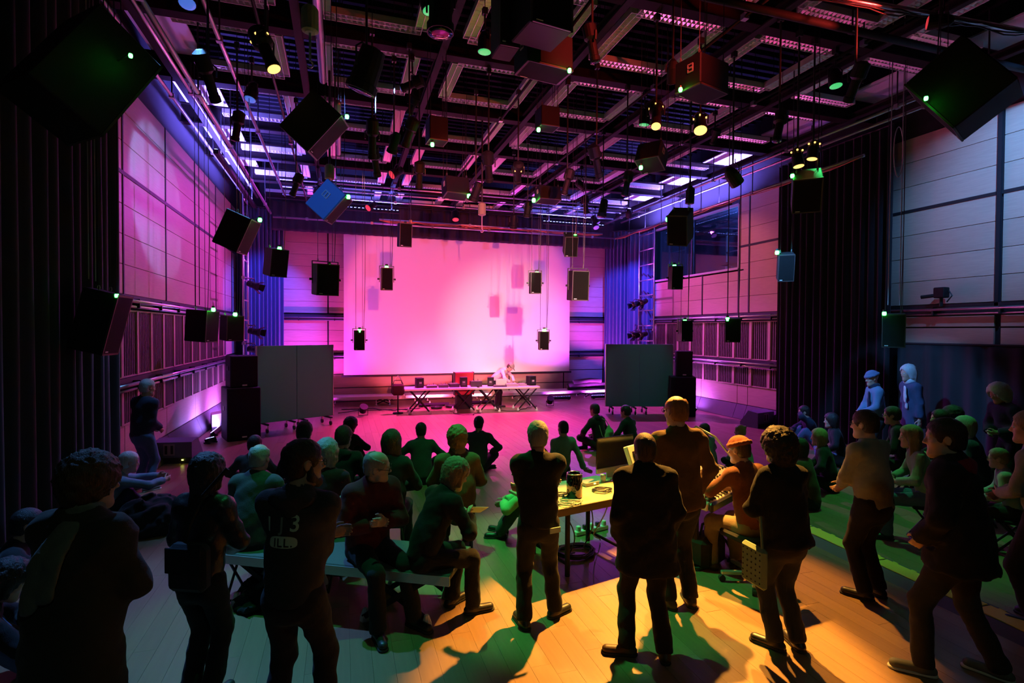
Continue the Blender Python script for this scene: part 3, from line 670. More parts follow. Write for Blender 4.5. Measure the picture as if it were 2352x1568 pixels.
# ------------------------------------------------------------------ stage monitors (wedges)
def wedge(label, c, rz, w=.8, led=None, m='cab_blue_lit2'):
    t = thing('stage_monitor', label, 'loudspeaker', (c[0], c[1], 0), rz)
    pr = [(-.26, 0), (.26, 0), (.26, .12), (.02, .44), (-.26, .40)]
    k = MB(); k.prism(pr, (-w/2, 0, 0), (0, 1, 0), (0, 0, 1), (1, 0, 0), w); k.build('cabinet', m, t)
    n = nrm((0, .32, .24)); k = MB(); u = nrm((0, -.24, .32))
    k.add([np.array([sx*w*.46, .26, .13])+u*0+n*.006 for sx in (-1, 1)]+[np.array([sx*w*.46, .03, .43])+n*.006 for sx in (1, -1)], [(0, 1, 2, 3)]); k.build('grille', 'grille', t)
    k = MB()
    for sx in (-1, 1): k.box((sx*.05, -.264, .26), (.045, .012, .16), ch=.004)
    k.build('handle_recess', 'joint_black', t)
    MB().box((0, -.262, .26), (.19, .008, .21)).build('handle_frame', 'grey_plastic', t)
    MB().box((.0, -.264, .06), (w*.96, .01, .10)).build('rear_panel', 'joint_black', t)
    if led: MB().box((w*.3, -.272, .07), (.03, .012, .014)).build('power_light', led, t)
    return t
mat('desk_grey', (.55, .50, .43), .4); mat('cab_blue_lit2', (.09, .12, .17), .5, bump=.2, bscale=200)
wedge('stage monitor with a yellow power light beside the standing old man', at_z(392, 1066, 0)+np.array([0, .3, 0]), -8, .78, 'yellow_led')
wedge('stage monitor at the foot of the right black curtain', at_z(1765, 982, 0)+np.array([-.1, .3, 0]), 14, .7)
wedge('small tilted violet-lit wedge against the left wall base', (-2.85, 15.1, 0), -75, .5, None, 'white_plastic')
# blue floor lamp near the left PA stack
def floor_led(label, c, rz, L=.9, m='violet_led', power=0, color=(.35, .2, 1), tilt=55, angle=100, size=.1):
    t = thing('floor_wash_light', label, 'stage light', (c[0], c[1], 0), rz)
    q = np.array(Matrix.Rotation(R(-tilt), 3, 'X'))
    MB().box((0, 0, .07), (L, .09, .09), q, ch=.006).build('housing', 'cab_black', t)
    k = MB(); n = max(2, int(L/.09))
    for i in range(n): k.box(np.array([-L/2+(i+.5)*L/n, 0, .07])+q@np.array([0, 0, .047]), (.06, .05, .01), q)
    k.build('diodes', m, t)
    for sx in (-1, 1): MB().box((sx*L*.4, 0, .02), (.03, .16, .03)).build('foot', 'steel_dark', t)
    if power:
        o = lamp('AREA', 'beam', (0, 0, 0), color, power, None, None, (L, .05)); d = Vector(q@np.array([0, 0, 1.0])); o.rotation_euler = d.to_track_quat('-Z', 'Y').to_euler(); o.parent = t; o.location = tuple(np.array([0, 0, .07])+q@np.array([0, 0, .06])); o.data.spread = R(140)
    return t

# ------------------------------------------------------------------ low risers along the back wall
def riser(label, c, rz, L, W, zt, led=True, m='table_white', mount=None):
    t = thing('stage_riser', label, 'platform', (c[0], c[1], 0), rz)
    MB().box((0, 0, zt-.025), (L, W, .05), ch=.006).build('deck', m, t)
    k = MB()
    for sy in (-1, 1): MB().box((0, sy*(W/2+.004), zt-.05), (L, .03, .09)).build('edge_rail', 'alu', t)
    for sx in (-.3, .3):
        for sy in (-1, 1):
            for q in (-1, 1): MB().cyl((sx*L+q*.22, sy*(W/2-.06), .03), (sx*L-q*.22, sy*(W/2-.06), zt-.07), .018, n=6).build('scissor_leg', 'steel_paint', t)
            for q in (-1, 1): MB().lathe([(.035, 0), (.03, .02), (.012, .07), (.001, .08)], (sx*L+q*.22, sy*(W/2-.06), 0), n=8).build('foot', 'cone_white', t)
    return t
riser('low pink-lit riser along the back wall at left of the tables', (.45, 18.85), -3, 3.0, .8, .30)
riser('low pink-lit riser along the back wall behind the performer', (3.6, 18.85), -2, 3.0, .8, .30)
riser('low violet-lit riser along the back wall at the right', (7.6, 18.7), 2, 4.4, .8, .30)
# rolled cloth on the right riser
rl = MB(); rl.tube([(8.1, 18.55, .43), (8.6, 18.6, .45), (9.2, 18.65, .46), (9.7, 18.7, .43)], .13, 10); rl.tube([(8.3, 18.5, .60), (9.0, 18.6, .64), (9.5, 18.65, .60)], .09, 10)
tag(rl.build('rolled_cloth', 'velvet', smooth=True), 'dark rolled stage cloth lying on the right riser', 'cloth')
# cables on the stage floor
def floor_cable(label, pts, m='cable', r=.011, loops=0, lr=.18):
    P = []
    pts = [np.array([*p, r+.002]) if len(p) == 2 else np.array(p, float) for p in pts]
    for i in range(len(pts)-1):
        for s_ in np.linspace(0, 1, 9)[:-1]: 
            q = pts[i]*(1-s_)+pts[i+1]*s_; q = q+np.array([.05*math.sin(7*s_+i), .05*math.cos(5*s_+2*i), 0]); P.append(q)
    P.append(pts[-1])
    return tag(MB().tube(P, r, 6).build('floor_cable', m, smooth=True), label, 'cable')
floor_cable('black cable tangle running left of the stage tables', [(-.1, 16.9), (.5, 17.4), (1.1, 17.2), (1.7, 17.3), (2.1, 16.9)])
floor_cable('second black cable tangle left of the stage tables', [(.0, 17.6), (.9, 17.7), (1.5, 17.0), (2.4, 17.3)], r=.014)
floor_cable('thin cable looping on the pink floor before the tables', [(3.2, 16.4), (3.3, 15.7), (3.7, 15.5), (4.0, 15.8), (4.05, 16.4)], r=.008)
floor_cable('cable on the floor under the right end of the stage tables', [(4.6, 16.2), (5.2, 15.9), (5.6, 16.3), (6.2, 16.8)], r=.010)
for i, (x, y) in enumerate(((2.9, 17.1), (3.4, 17.25), (3.95, 17.2))):
    k = MB(); 
    for j in range(4): k.tube([(.15*(1+.1*j)*math.cos(a), .15*(1+.1*j)*math.sin(a), .015+.02*j) for a in np.arange(20)*math.pi/10], .012, 5, True)
    tag(k.build('cable_coil', 'cable', loc=(x, y, 0), smooth=True), ('left', 'middle', 'right')[i]+' black cable coil on the floor behind the stage tables', 'cable')

# ------------------------------------------------------------------ performer's tables and gear
def trestle(label, c, rz, L, W=.75, z=.76):
    t = thing('folding_table', label, 'table', (c[0], c[1], 0), rz)
    MB().box((0, 0, z-.03), (L, W, .06), ch=.006).build('table_top', 'table_white', t)
    for sx in (-.30, .30):
        for q in (-1, 1):
            for sy in (-1, 1):
                a = (sx*L-q*.30, sy*W*.42, .04); b = (sx*L+q*.30, sy*W*.42, z-.06); MB().cyl(a, b, .022, n=8).build('leg', 'steel_paint', t)
                MB().lathe([(.045, 0), (.04, .03), (.018, .10), (.001, .11)], (a[0], a[1], 0), n=8).build('foot', 'cone_white', t)
    for sx in (-.3, .3): MB().cyl((sx*L, -W*.42, z*.5), (sx*L, W*.42, z*.5), .014, n=6).build('cross_rod', 'steel_paint', t)
    return t
trestle('long folding table with crossed legs on the left of the stage', (2.95, 16.45), -3, 2.3)
trestle('folding table with crossed legs in front of the performer', (5.0, 16.3), -4, 2.0)
TZ = .762
def studio(label, x, y, rz, w=.22, h=.30, d=.24, z=TZ):
    t = thing('studio_monitor', label, 'loudspeaker', (x, y, z), rz)
    MB().box((0, 0, h/2), (w, d, h), ch=.008).build('cabinet', 'cab_black', t)
    MB().box((0, -d/2-.003, h*.42), (w*.6, .006, h*.5)).build('amplifier_plate', 'steel_dark', t)
    for i in range(4): MB().box((-w*.14+.09*w*i, -d/2-.009, h*.5), (.008, .008, .05)).build('panel_mark', 'label_white', t)
    MB().cyl((0, d/2, h*.35), (0, d/2+.01, h*.35), w*.36, n=16).build('woofer', 'grille', t); MB().cyl((0, d/2, h*.75), (0, d/2+.01, h*.75), w*.16, n=12).build('tweeter', 'grille', t)
studio('studio monitor at the left end of the stage tables', 2.27, 16.5, 8); studio('studio monitor near the middle of the stage tables', 3.63, 16.42, -8)
studio('studio monitor just left of the performer', 4.5, 16.4, -16, .2, .28); studio('studio monitor at the right end of the stage tables', 5.82, 16.3, 14, .24, .30)
rc = thing('flight_case', 'red open case standing behind the stage tables', 'case', (3.75, 16.95, .45)); MB().box((0, 0, .36), (.62, .22, .72), ch=.01).build('shell', 'red_case', rc)
for sx in (-1, 1): MB().box((sx*.31, -.01, .36), (.02, .24, .74)).build('edge', 'steel_dark', rc)
MB().box((0, 0, -.225), (.5, .3, .45)).build('stand', 'cab_black', rc)
def gear(label, name, x, y, rz, w, d, h, m='black_plastic', knobs=(4, 2), keys=0, z=TZ, cat='audio device', wires=True):
    t = thing(name, label, cat, (x, y, z), rz)
    MB().box((0, 0, h/2), (w, d, h), ch=.004).build('body', m, t)
    nx_, ny_ = knobs
    for i in range(nx_):
        for j in range(ny_): MB().cyl((-w*.42+w*.84*(i+.5)/nx_, -d*.35+d*.7*(j+.5)/ny_, h), (-w*.42+w*.84*(i+.5)/nx_, -d*.35+d*.7*(j+.5)/ny_, h+.022), .011, .009, 8).build('knob', 'knob', t)
    for i in range(keys): MB().box((-w*.45+w*.9*(i+.5)/keys, -d*.3, h+.004), (w*.85/keys, d*.4, .01)).build('key', 'white_plastic', t)
    if wires:
        for j in range(2): MB().tube([(w*.2*(j*2-1), d*.5, h*.6), (w*.2*(j*2-1)+.03, d*.5+.08, h+.05), (w*.25*(j*2-1)+.05, d*.5+.13, .01)], .005, 5).build('wire', 'cable', t)
    return t
gear('small black synthesizer beside the left studio monitor', 'synthesizer', 2.62, 16.38, 2, .32, .24, .07, keys=10)
gear('effects box with many knobs on the left stage table', 'effects_unit', 2.98, 16.38, -2, .30, .24, .08, knobs=(6, 3))
gear('black mixer with raised back on the left stage table', 'small_mixer', 3.32, 16.42, 3, .30, .30, .10, knobs=(5, 4))
gear('low black device in front of the red case', 'effects_unit', 4.02, 16.4, -4, .36, .26, .17, knobs=(3, 1))
gear('flat black controller in front of the performer', 'pad_controller', 4.72, 16.12, -4, .42, .18, .04, knobs=(8, 2))
gear('cable-covered mixer under the performer\'s hands', 'small_mixer', 5.12, 16.18, -5, .40, .30, .08, m='grey_plastic', knobs=(8, 4))
gear('grey box beside the right studio monitor', 'effects_unit', 5.5, 16.28, 4, .26, .22, .06, m='grey_plastic', knobs=(4, 2))
lt = thing('laptop', 'open white laptop left of the performer', 'laptop', (4.82, 16.35, TZ), 170)
MB().box((0, 0, .01), (.34, .24, .018), ch=.004).build('keyboard_base', 'white_plastic', lt); MB().box((0, .13, .12), (.34, .012, .23), np.array(Matrix.Rotation(R(-14), 3, 'X')), ch=.003).build('display', 'white_plastic', lt)
# bag hung at the left end of the table
bg = thing('shoulder_bag', 'dark bag hanging from a stand at the left end of the stage tables', 'bag', (1.62, 16.45, 0)); MB().box((0, 0, .72), (.36, .22, .34), ch=.05).build('bag', 'cloth_wine', bg); MB().tube([(-.15, 0, .88), (-.1, 0, 1.0), (.1, 0, 1.0), (.15, 0, .88)], .014, 6).build('strap', 'cloth_wine', bg)
MB().cyl((0, 0, 0), (0, 0, .58), .02, n=8).build('stand', 'steel_paint', bg); MB().lathe([(.16, 0), (.15, .03), (.02, .05), (.02, .06)], (0, 0, 0), n=12).build('stand_base', 'steel_paint', bg)
for sx in (-1, 1): MB().tube([(sx*.12, 0, .9), (sx*.08, 0, 1.06), (0, 0, 1.14)], .012, 5).build('hanger', 'steel', bg)

# ------------------------------------------------------------------ foreground: control table, computer, mixing desk
# table: its near edge runs right from (1285,1165) to (1385,1140)
ta = at_z(1262, 1173, .74); tb = at_z(1640, 1098, .74)
tv = nrm(tb-ta); tn = np.array([-tv[1], tv[0], 0]); ang = math.degrees(math.atan2(tv[1], tv[0]))
TL, TW = 1.25, .80
tc = ta+tv*TL/2+tn*TW/2
tt = thing('control_table', 'pale wooden table with cables in the middle of the audience', 'table', (tc[0], tc[1], 0), ang)
MB().box((0, 0, .725), (TL, TW, .03), ch=.004).build('table_top', 'table_wood', tt)
MB().box((0, -TW/2-.004, .70), (TL, .02, .075)).build('front_rail', 'table_edge', tt)
for x in (-TL/2+.28, TL/2-.2):
    for y in (-TW/2+.08, TW/2-.08): MB().cyl((x, y, 0), (x, y, .71), .026, n=10).build('leg', 'steel_paint', tt)
for x in (-TL/2+.28, TL/2-.2): MB().cyl((x, -TW/2+.08, .12), (x, TW/2-.08, .12), .016, n=8).build('stretcher', 'steel_paint', tt)
def on_table(px, py, z=.742): return at_z(px, py, z)
p = on_table(1319, 1141)
cy = thing('cylinder_computer', 'glossy black cylindrical computer with a polished rim on the control table', 'computer', p)
MB().lathe([(.075, 0), (.084, .012), (.085, .235), (.078, .25)], (0, 0, 0), n=28).build('shell', 'gloss_black', cy, smooth=True)
MB().lathe([(.0775, .25), (.082, .248), (.083, .255), (.074, .262), (.066, .256), (.060, .235), (.03, .225), (.001, .225)], (0, 0, 0), n=28).build('rim', 'chrome', cy, smooth=True)
a = on_table(1366, 1108); b = on_table(1456, 1090); mv = nrm(b-a); mang = math.degrees(math.atan2(mv[1], mv[0])); mc = (a+b)/2
mn = thing('computer_display', 'wide dark computer display standing on the control table', 'monitor', (mc[0], mc[1], .742), mang)
MB().box((0, 0, .33), (.60, .018, .36), ch=.006).build('screen', 'screen_off', mn); MB().box((0, -.002, .125), (.60, .024, .055), ch=.004).build('chin', 'alu', mn)
MB().box((0, .06, .10), (.16, .015, .20)).build('neck', 'alu', mn); MB().box((0, .06, .006), (.20, .18, .012)).build('base', 'alu', mn)
p = on_table(1352, 1112); it = thing('audio_interface', 'flat box with a yellow light beside the display foot', 'audio device', p, mang); MB().box((0, 0, .02), (.20, .14, .04), ch=.004).build('body', 'grey_plastic', it); MB().box((.03, -.072, .022), (.025, .006, .008)).build('indicator', 'yellow_led', it)
p = on_table(1385, 1105); it = thing('cup', 'pale cup behind the cable loop on the control table', 'cup', p); MB().lathe([(.028, 0), (.036, .08), (.033, .08), (.026, .006), (.001, .006)], (0, 0, 0), n=16).build('cup', 'white_plastic', it, smooth=True)
def coil(name, label, c, r, n, th=.006, m='cable', sq=.75, wild=.02, flat=True):
    k = MB(); pts = []
    for i in range(n*14): 
        q = i*2*math.pi/14; rr = r*(1+.12*math.sin(i*.37)); pts.append((rr*math.cos(q)+wild*math.sin(i*.9), rr*sq*math.sin(q)+wild*math.cos(i*.7), th+.004*(i/14)+(.012*math.sin(i*.5)**2)))
    k.tube(pts, th, 5); return tag(k.build(name, m, loc=tuple(c), smooth=True), label, 'cable')
coil('cable_loop', 'black cable loop lying on the control table', on_table(1385, 1128), .10, 4, .006)
coil('cable_tangle', 'tangle of pale and black wires before the cylindrical computer', on_table(1310, 1158), .11, 5, .005, 'cable_pale', .6, .04)
coil('cable_tangle', 'messy black wires at the left edge of the control table', on_table(1292, 1140), .07, 4, .005, 'cable', .8, .04)
coil('cable_coil', 'big coil of cable lying on the floor under the control table', at_z(1322, 1272, 0), .21, 7, .010, 'cable', .8, .02)
for i, (x0, y0, x1, y1, lb) in enumerate(((1290, 1172, 1320, 1265, 'loose cable hanging from the table edge into the floor coil'), (1340, 1160, 1350, 1262, 'second loose cable hanging from the table edge beside its leg'), (1375, 1150, 1365, 1240, 'pale wire hanging from the table near the dark coat'))):
    a = at_z(x0, y0, .70); b = at_z(x1, y1, .02); k = MB(); pts = []
    for s_ in np.linspace(0, 1, 14): q = a*(1-s_)+b*s_; q = q+np.array([.07*math.sin(6*s_+i), .06*math.cos(5*s_+i)-.06, -.10*math.sin(math.pi*s_)]); q[2] = max(q[2], .012); pts.append(q)
    k.tube(pts, .007, 5); tag(k.build('hanging_cable', 'cable' if i < 2 else 'cable_pale', smooth=True), lb, 'cable')
ps = thing('power_strip', 'power strip with plugs on the floor under the control table', 'power strip', at_z(1358, 1222, 0), ang); MB().box((0, 0, .03), (.5, .07, .05), ch=.006).build('strip', 'white_plastic', ps)
for i in range(5): MB().box((-.2+.1*i, 0, .085), (.05, .05, .06), ch=.008).build('plug', 'black_plastic' if i % 2 else 'white_plastic', ps)
# mixing desk
da = at_z(1600, 1190, .80); db = at_z(1672, 1135, .80)
dk = thing('mixing_desk', 'large lit mixing desk with meter bridge in front of the seated engineer', 'mixing desk', (3.98, 5.30, 0), 28)
RX = lambda d_: np.array(Matrix.Rotation(R(d_), 3, 'X'))
def on_desk(x, y, h=0.0): return RX(9)@np.array([x, y, h])+np.array([0, .0, .80])
MB().box((0, 0, .77), (1.40, .86, .09), RX(9), ch=.012).build('surface', 'desk_grey', dk)
mbr = MB().box((0, .50, 1.02), (1.40, .06, .34), RX(-22), ch=.01).build('meter_bridge', 'desk_grey', dk)
MB().box((0, .465, 1.03), (1.26, .02, .20), RX(-22)).build('meter_screen', 'screen_off', mbr)
for i in range(11): MB().box((-.55+.11*i, .450, 1.01+.012*(i % 3)), (.02, .012, .06+.035*(i % 3)), RX(-22)).build('level_meter', 'meter_led', mbr)
tsc = MB().box((-.22, .12, .915), (.36, .025, .23), RX(-50), ch=.004).build('touch_screen_case', 'grey_plastic', dk); MB().box((-.22, .106, .922), (.32, .012, .19), RX(-50)).build('touch_screen', 'screen_glow', tsc)
for j in range(7):
    for i in range(18):
        if 2 < j and i < 9: continue
        a = on_desk(-.64+.075*i, -.34+.10*j, .012); MB().cyl(a, a+RX(9)@np.array([0, 0, .024]), .012, n=6).build('knob', 'black_plastic', dk)
for i in range(18): MB().box(on_desk(-.64+.075*i, -.40, .02), (.02, .045, .022), RX(9)).build('fader', 'black_plastic', dk)
MB().box((0, -.46, .71), (1.42, .05, .10), ch=.02).build('arm_rest', 'black_plastic', dk)
for sx in (-1, 1):
    MB().box((sx*.58, 0, .66), (.06, .6, .06)).build('stand_rail', 'steel_paint', dk)
    for y in (-.25, .32): MB().cyl((sx*.58, y, 0), (sx*.58, y, .66), .028, n=8).build('leg', 'steel_paint', dk)
MB().tube([(.68, .52, 1.12), (.72, .38, 1.26), (.71, .12, 1.16), (.69, -.12, .92)], .016, 8).build('end_rail', 'alu', dk, smooth=True)
# bag, tape ring, office chair foot
hb = thing('black_bag', 'black bag slumped on the floor right of the long dark coat', 'bag', at_z(1622, 1295, 0), 20)
k = MB(); k.box((0, 0, .17), (.42, .26, .34), ch=.06); k.build('bag', 'cloth_black', hb); MB().tube([(-.12, 0, .33), (-.08, 0, .45), (.08, 0, .45), (.12, 0, .33)], .014, 6).build('strap', 'cloth_black', hb); MB().tube([(.2, -.1, .25), (.3, -.12, .1), (.2, -.13, .02)], .012, 6).build('side_strap', 'cloth_black', hb)
tr = at_z(1597, 1303, 0); tag(MB().tube([(.075*math.cos(a), .075*math.sin(a), .025) for a in np.arange(20)*math.pi/10], .016, 8, True).build('tape_roll', 'rubber', loc=tr, smooth=True), 'black ring of tape lying on the orange-lit floor', 'tape roll')

# cable ramps: yellow lid between grey flanks
ra, rb = at_z(1838, 1214, 0), at_z(2352, 1452, 0); rd = nrm(rb-ra); nseg = 4; L = 1.0
for i in range(5):
    c = ra+rd*(L*(i-.4)); a_ = math.degrees(math.atan2(rd[1], rd[0]))
    t = thing('cable_ramp', ('first', 'second', 'third', 'fourth', 'fifth')[i]+' yellow-lidded cable ramp piece counted from the engineer', 'cable ramp', (c[0], c[1], 0), a_)
    MB().prism([(-.25, 0), (.25, 0), (.12, .05), (-.12, .05)], (-L/2+.004, 0, 0), (0, 1, 0), (0, 0, 1), (1, 0, 0), L-.008).build('base', 'ramp_grey', t)
    ld = MB().box((0, 0, .054), (L-.02, .20, .012), ch=.004).build('lid', 'ramp_yellow', t)
    for q in range(5): MB().box((-L*.4+q*L*.2, .10, .056), (.05, .03, .010)).build('lid_tab', 'ramp_yellow', ld)

# bench riser that people sit on in the foreground
b0, b1 = np.array([-.98, 5.72]), np.array([1.0, 4.62]); bc = (b0+b1)/2; bv = nrm(b1-b0)
bt = thing('bench_platform', 'green-lit folding platform with crossed legs used as a bench', 'bench', (bc[0], bc[1], 0), math.degrees(math.atan2(bv[1], bv[0])))
BL = float(np.linalg.norm(b1-b0)); MB().box((0, 0, .455), (BL, .62, .05), ch=.006).build('seat', 'bench_top', bt) if 'bench_top' in MATS else (mat('bench_top', (.09, .10, .09), .7, bump=.3, bscale=120), MB().box((0, 0, .455), (BL, .62, .05), ch=.006).build('seat', 'bench_top', bt))
for sy in (-1, 1): MB().box((0, sy*.31, .43), (BL, .025, .08)).build('edge_rail', 'alu', bt)
for sx in (-.28, .28):
    for sy in (-.26, .26):
        for q in (-1, 1): MB().box((sx*BL, sy+q*.022, .22), (.68, .03, .045), np.array(Matrix.Rotation(R(q*33), 3, 'Y'))).build('crossed_leg', 'steel_paint', bt)
        for q in (-1, 1): MB().lathe([(.05, 0), (.045, .03), (.02, .10), (.001, .11)], (sx*BL+q*.28, sy+q*.0, 0), n=8).build('foot', 'cone_white', bt)
# camera on the near right rail
pc = at_x(2162, 672, XR-.22); ct = thing('video_camera', 'small dark video camera clamped to the near right wall rail', 'camera', pc)
MB().box((0, 0, .0), (.16, .20, .20), ch=.015).build('body', 'cab_black', ct); MB().cyl((-.04, .10, -.05), (-.10, .30, -.07), .035, n=10).build('lens', 'black_plastic', ct); MB().cyl((0, 0, -.1), (0, 0, -.26), .03, n=8).build('clamp_post', 'steel_dark', ct); MB().tube([(.05, -.1, .03), (.05, -.16, -.06), (.03, -.08, -.18)], .012, 6).build('cable', 'cable', ct)
# ropes and cables hanging by the walls
def rope(label, px, y0, y1, d, m='rope', r=.008):
    a, b = at_d(px, y0, d), at_d(px+.0, y1, d); b = np.array([a[0], a[1], b[2]]); a[2] = ZC-.01; return tag(MB().cyl(a, b, r, n=6).build('hanging_rope', m), label, 'rope')
rope('pale rope hanging before the near right timber wall', 2074, 315, 700, 9.4); rope('pale rope at the left edge of the near right timber wall', 2047, 315, 700, 9.2)
rope('left blue-lit rope above the carabiner loudspeaker', 200, 300, 640, 6.2, r=.006); rope('right blue-lit rope above the carabiner loudspeaker', 216, 300, 645, 6.2, r=.006)
rope('thin cable hanging along the left timber wall to the rail', 456, 350, 700, 10.3, 'cable'); rope('black cable hanging before the control room window', 1583, 540, 735, 12.0, 'cable'); rope('long black cable hanging right of the control room window', 1674, 470, 735, 10.8, 'cable')
k = MB(); a = at_d(2065, 300, 9.0); k.tube([a+np.array([.22*math.cos(q)*.5, .0, -.35+.42*math.sin(q)]) for q in np.linspace(0, 6.28, 20)], .008, 5, True); tag(k.build('cable_hank', 'cable_pale', smooth=True), 'looped hank of cable hanging at the top of the near right wall', 'cable')
# ------------------------------------------------------------------ lanterns hung in the grid, each lit one carries its own beam
WARM = (1.0, .50, .12); RED = (1, .05, .04); GREEN = (.06, 1.0, .22); BLUE = (.08, .30, 1.0); VIOLET = (.30, .14, 1.0); PINK = (1.0, .16, .38)
def LD(px, py, d): return at_d(px, py, d)
# warm back light over the foreground floor
lantern('warm glowing profile lantern in the right of the grid', LD(1507, 265, 7.6), (2.4, 3.8, 0), .10, .42, 'profile', True, 7000, (1, .42, .06), 33, blend=.35)
lantern('small lantern showing its bright amber lens at right of the grid', LD(1608, 285, 8.2), (3.6, 4.3, 0), .10, .30, 'fresnel', True, 2600, (1, .42, .06), 28, blend=.5)
lantern('warm glowing lantern at the upper left of the grid', LD(610, 115, 6.0), (1.5, 5.0, 0), .11, .46, 'profile', True, 0)
lantern('glowing lantern hanging over the centre of the stage front', LD(1190, 398, 10.0), (5.1, 16.4, .9), .10, .40, 'profile', True, 1500, (1, .78, .55), 22, blend=.5)
lantern('left of two bright lanterns above the right black curtain', LD(1832, 362, 8.0), (6.5, 5.5, 0), .08, .30, 'par', True, 0, glow='warm_lens')
lantern('right of two bright lanterns above the right black curtain', LD(1868, 345, 8.2), (6.0, 6.5, 0), .08, .30, 'par', True, 0)
# stage washes, hung well out over the audience
lantern('rear lantern throwing red light across the hall on to the screen', (.75, -3.0, 3.8), (4.2, YB, 3.45), .12, .36, 'fresnel', True, 9500, (1, .11, .07), 22.5, glow='red_lens', blend=.25, size=.05)
lantern('rear lantern throwing violet light across the hall on to the screen', (1.7, -3.0, 3.95), (4.5, YB, 3.45), .12, .36, 'fresnel', True, 2300, (.42, .18, 1.0), 23, glow='violet_lens', blend=.3, size=.05)
lantern('rear lantern throwing warm white light on the lower right of the screen', (2.1, -3.2, 4.1), (6.0, YB, 2.7), .11, .34, 'fresnel', True, 11000, (1, .60, .54), 15, glow='warm_dim', blend=1.0, size=.06)
lantern('back lantern washing the stage floor magenta', (3.6, 17.6, 6.3), (3.2, 14.6, 0), .11, .34, 'fresnel', True, 8000, (1, .035, .50), 66, glow='red_lens', blend=.7)
lantern('back lantern washing the right stage floor violet', (8.6, 17.4, 6.3), (8.6, 13.0, 0), .11, .34, 'fresnel', True, 2400, (.66, .06, 1), 76, glow='violet_lens', blend=.7)
lantern('back lantern washing the left timber wall magenta', (.9, 17.5, 6.4), (XL, 14.6, 3.0), .11, .34, 'fresnel', True, 1150, (.74, .06, 1), 92, glow='red_lens', blend=.8)
lantern('lantern washing the left timber wall pink', (1.3, 13.6, 6.4), (XL, 11.8, 3.2), .11, .34, 'fresnel', True, 150, (1, .26, .26), 76, glow='red_lens', blend=.6)
lantern('lantern throwing blue beams on the left timber wall', (1.1, 8.9, 6.5), (XL, 11.6, 5.0), .10, .34, 'profile', True, 1900, (.16, .30, 1), 30, glow='blue_lens', blend=.25)
lantern('back lantern washing the right timber wall violet', (8.6, 17.4, 6.45), (XR, 15.5, 2.6), .11, .34, 'fresnel', True, 900, (.8, .07, .9), 90, glow='violet_lens', blend=.8)
lantern('lantern washing the right timber wall pink', (6.2, 13.4, 6.45), (XR, 13.4, 3.6), .11, .34, 'fresnel', True, 420, (1, .24, .34), 60, glow='red_lens', blend=.6)
# green over the audience
lantern('green lantern over the middle of the seated audience', (1.9, 7.3, 6.5), (1.6, 7.2, 0), .10, .30, 'par', True, 330, GREEN, 40, glow='green_lens', blend=.5)
lantern('green lantern over the control table', (1.0, 6.6, 6.5), (2.3, 5.3, 0), .10, .30, 'par', True, 1100, GREEN, 34, glow='green_lens', blend=.4)
lantern('green lantern over the right audience', (7.4, 6.6, 6.5), (7.2, 5.6, 0), .10, .30, 'par', True, 480, GREEN, 46, glow='green_lens', blend=.5)
lantern('green lantern over the stage side of the audience', (5.4, 8.9, 6.5), (5.0, 9.4, 0), .10, .30, 'par', True, 300, GREEN, 46, glow='green_lens', blend=.6)
lantern('green lantern over the left bench', (.2, 5.7, 6.5), (-.1, 5.0, 0), .10, .30, 'par', True, 340, (.05, 1, .32), 32, glow='green_lens', blend=.4)
# blue sides
lantern('blue lantern above the left curtain', (-1.7, 7.2, 6.4), (-1.6, 4.6, 0), .10, .30, 'par', True, 1100, (.12, .38, 1), 44, glow='blue_lens', blend=.6)
lantern('blue lantern on the pipe left of the audience', (-1.4, 9.8, 6.4), (-2.5, 8.3, .5), .10, .30, 'par', True, 620, (.14, .42, 1), 34, glow='blue_lens', blend=.6)
lantern('blue lantern above the near right wall', (8.4, 4.4, 6.6), (XR, 5.9, 5.2), .10, .30, 'par', True, 1100, (.12, .36, 1), 66, glow='blue_lens', blend=.8)
lantern('blue PAR lantern tilted under the right soffit', LD(1683, 405, 8.6), (10.2, 7.7, .8), .11, .34, 'par', True, 1000, (.12, .40, 1), 40, glow='blue_lens', blend=.6)
lantern('blue lantern on the left stage curtain', (-.6, 15.6, 6.3), (-2.4, 19.0, 3.0), .10, .30, 'par', True, 2600, (.05, .06, 1), 50, glow='blue_lens', blend=.6)
lantern('blue lantern on the right stage curtain', (8.8, 15.4, 6.3), (10.5, 18.9, 3.0), .10, .30, 'par', True, 2600, (.05, .06, 1), 50, glow='blue_lens', blend=.6)
lantern('blue lantern over the left of the audience lighting the tilted loudspeaker', (-1.9, 5.2, 6.3), at_d(756, 463, 8.8), .09, .28, 'par', True, 500, (.05, .26, 1), 16, glow='blue_lens', blend=.4)
lantern('added dim fill light behind the camera', (1.2, -2.6, 6.6), (1.2, 4.6, 0), .12, .30, 'fresnel', True, 45, (.62, 1, .66), 84, glow='warm_dim', blend=.8, size=.3)  # unseen fill, added to lift the backs of the foreground figures
lantern('added teal lantern aimed at the left rolling board', (1.2, 9.6, 6.45), (-1.1, 14.7, 1.2), .09, .28, 'profile', True, 260, (.10, .75, .62), 20, glow='green_lens', blend=.5)  # added pair, turns the dim fronts of the boards teal
lantern('added teal lantern aimed at the right rolling board', (7.2, 9.2, 6.45), (8.6, 14.4, 1.2), .09, .28, 'profile', True, 260, (.10, .75, .62), 20, glow='green_lens', blend=.5)
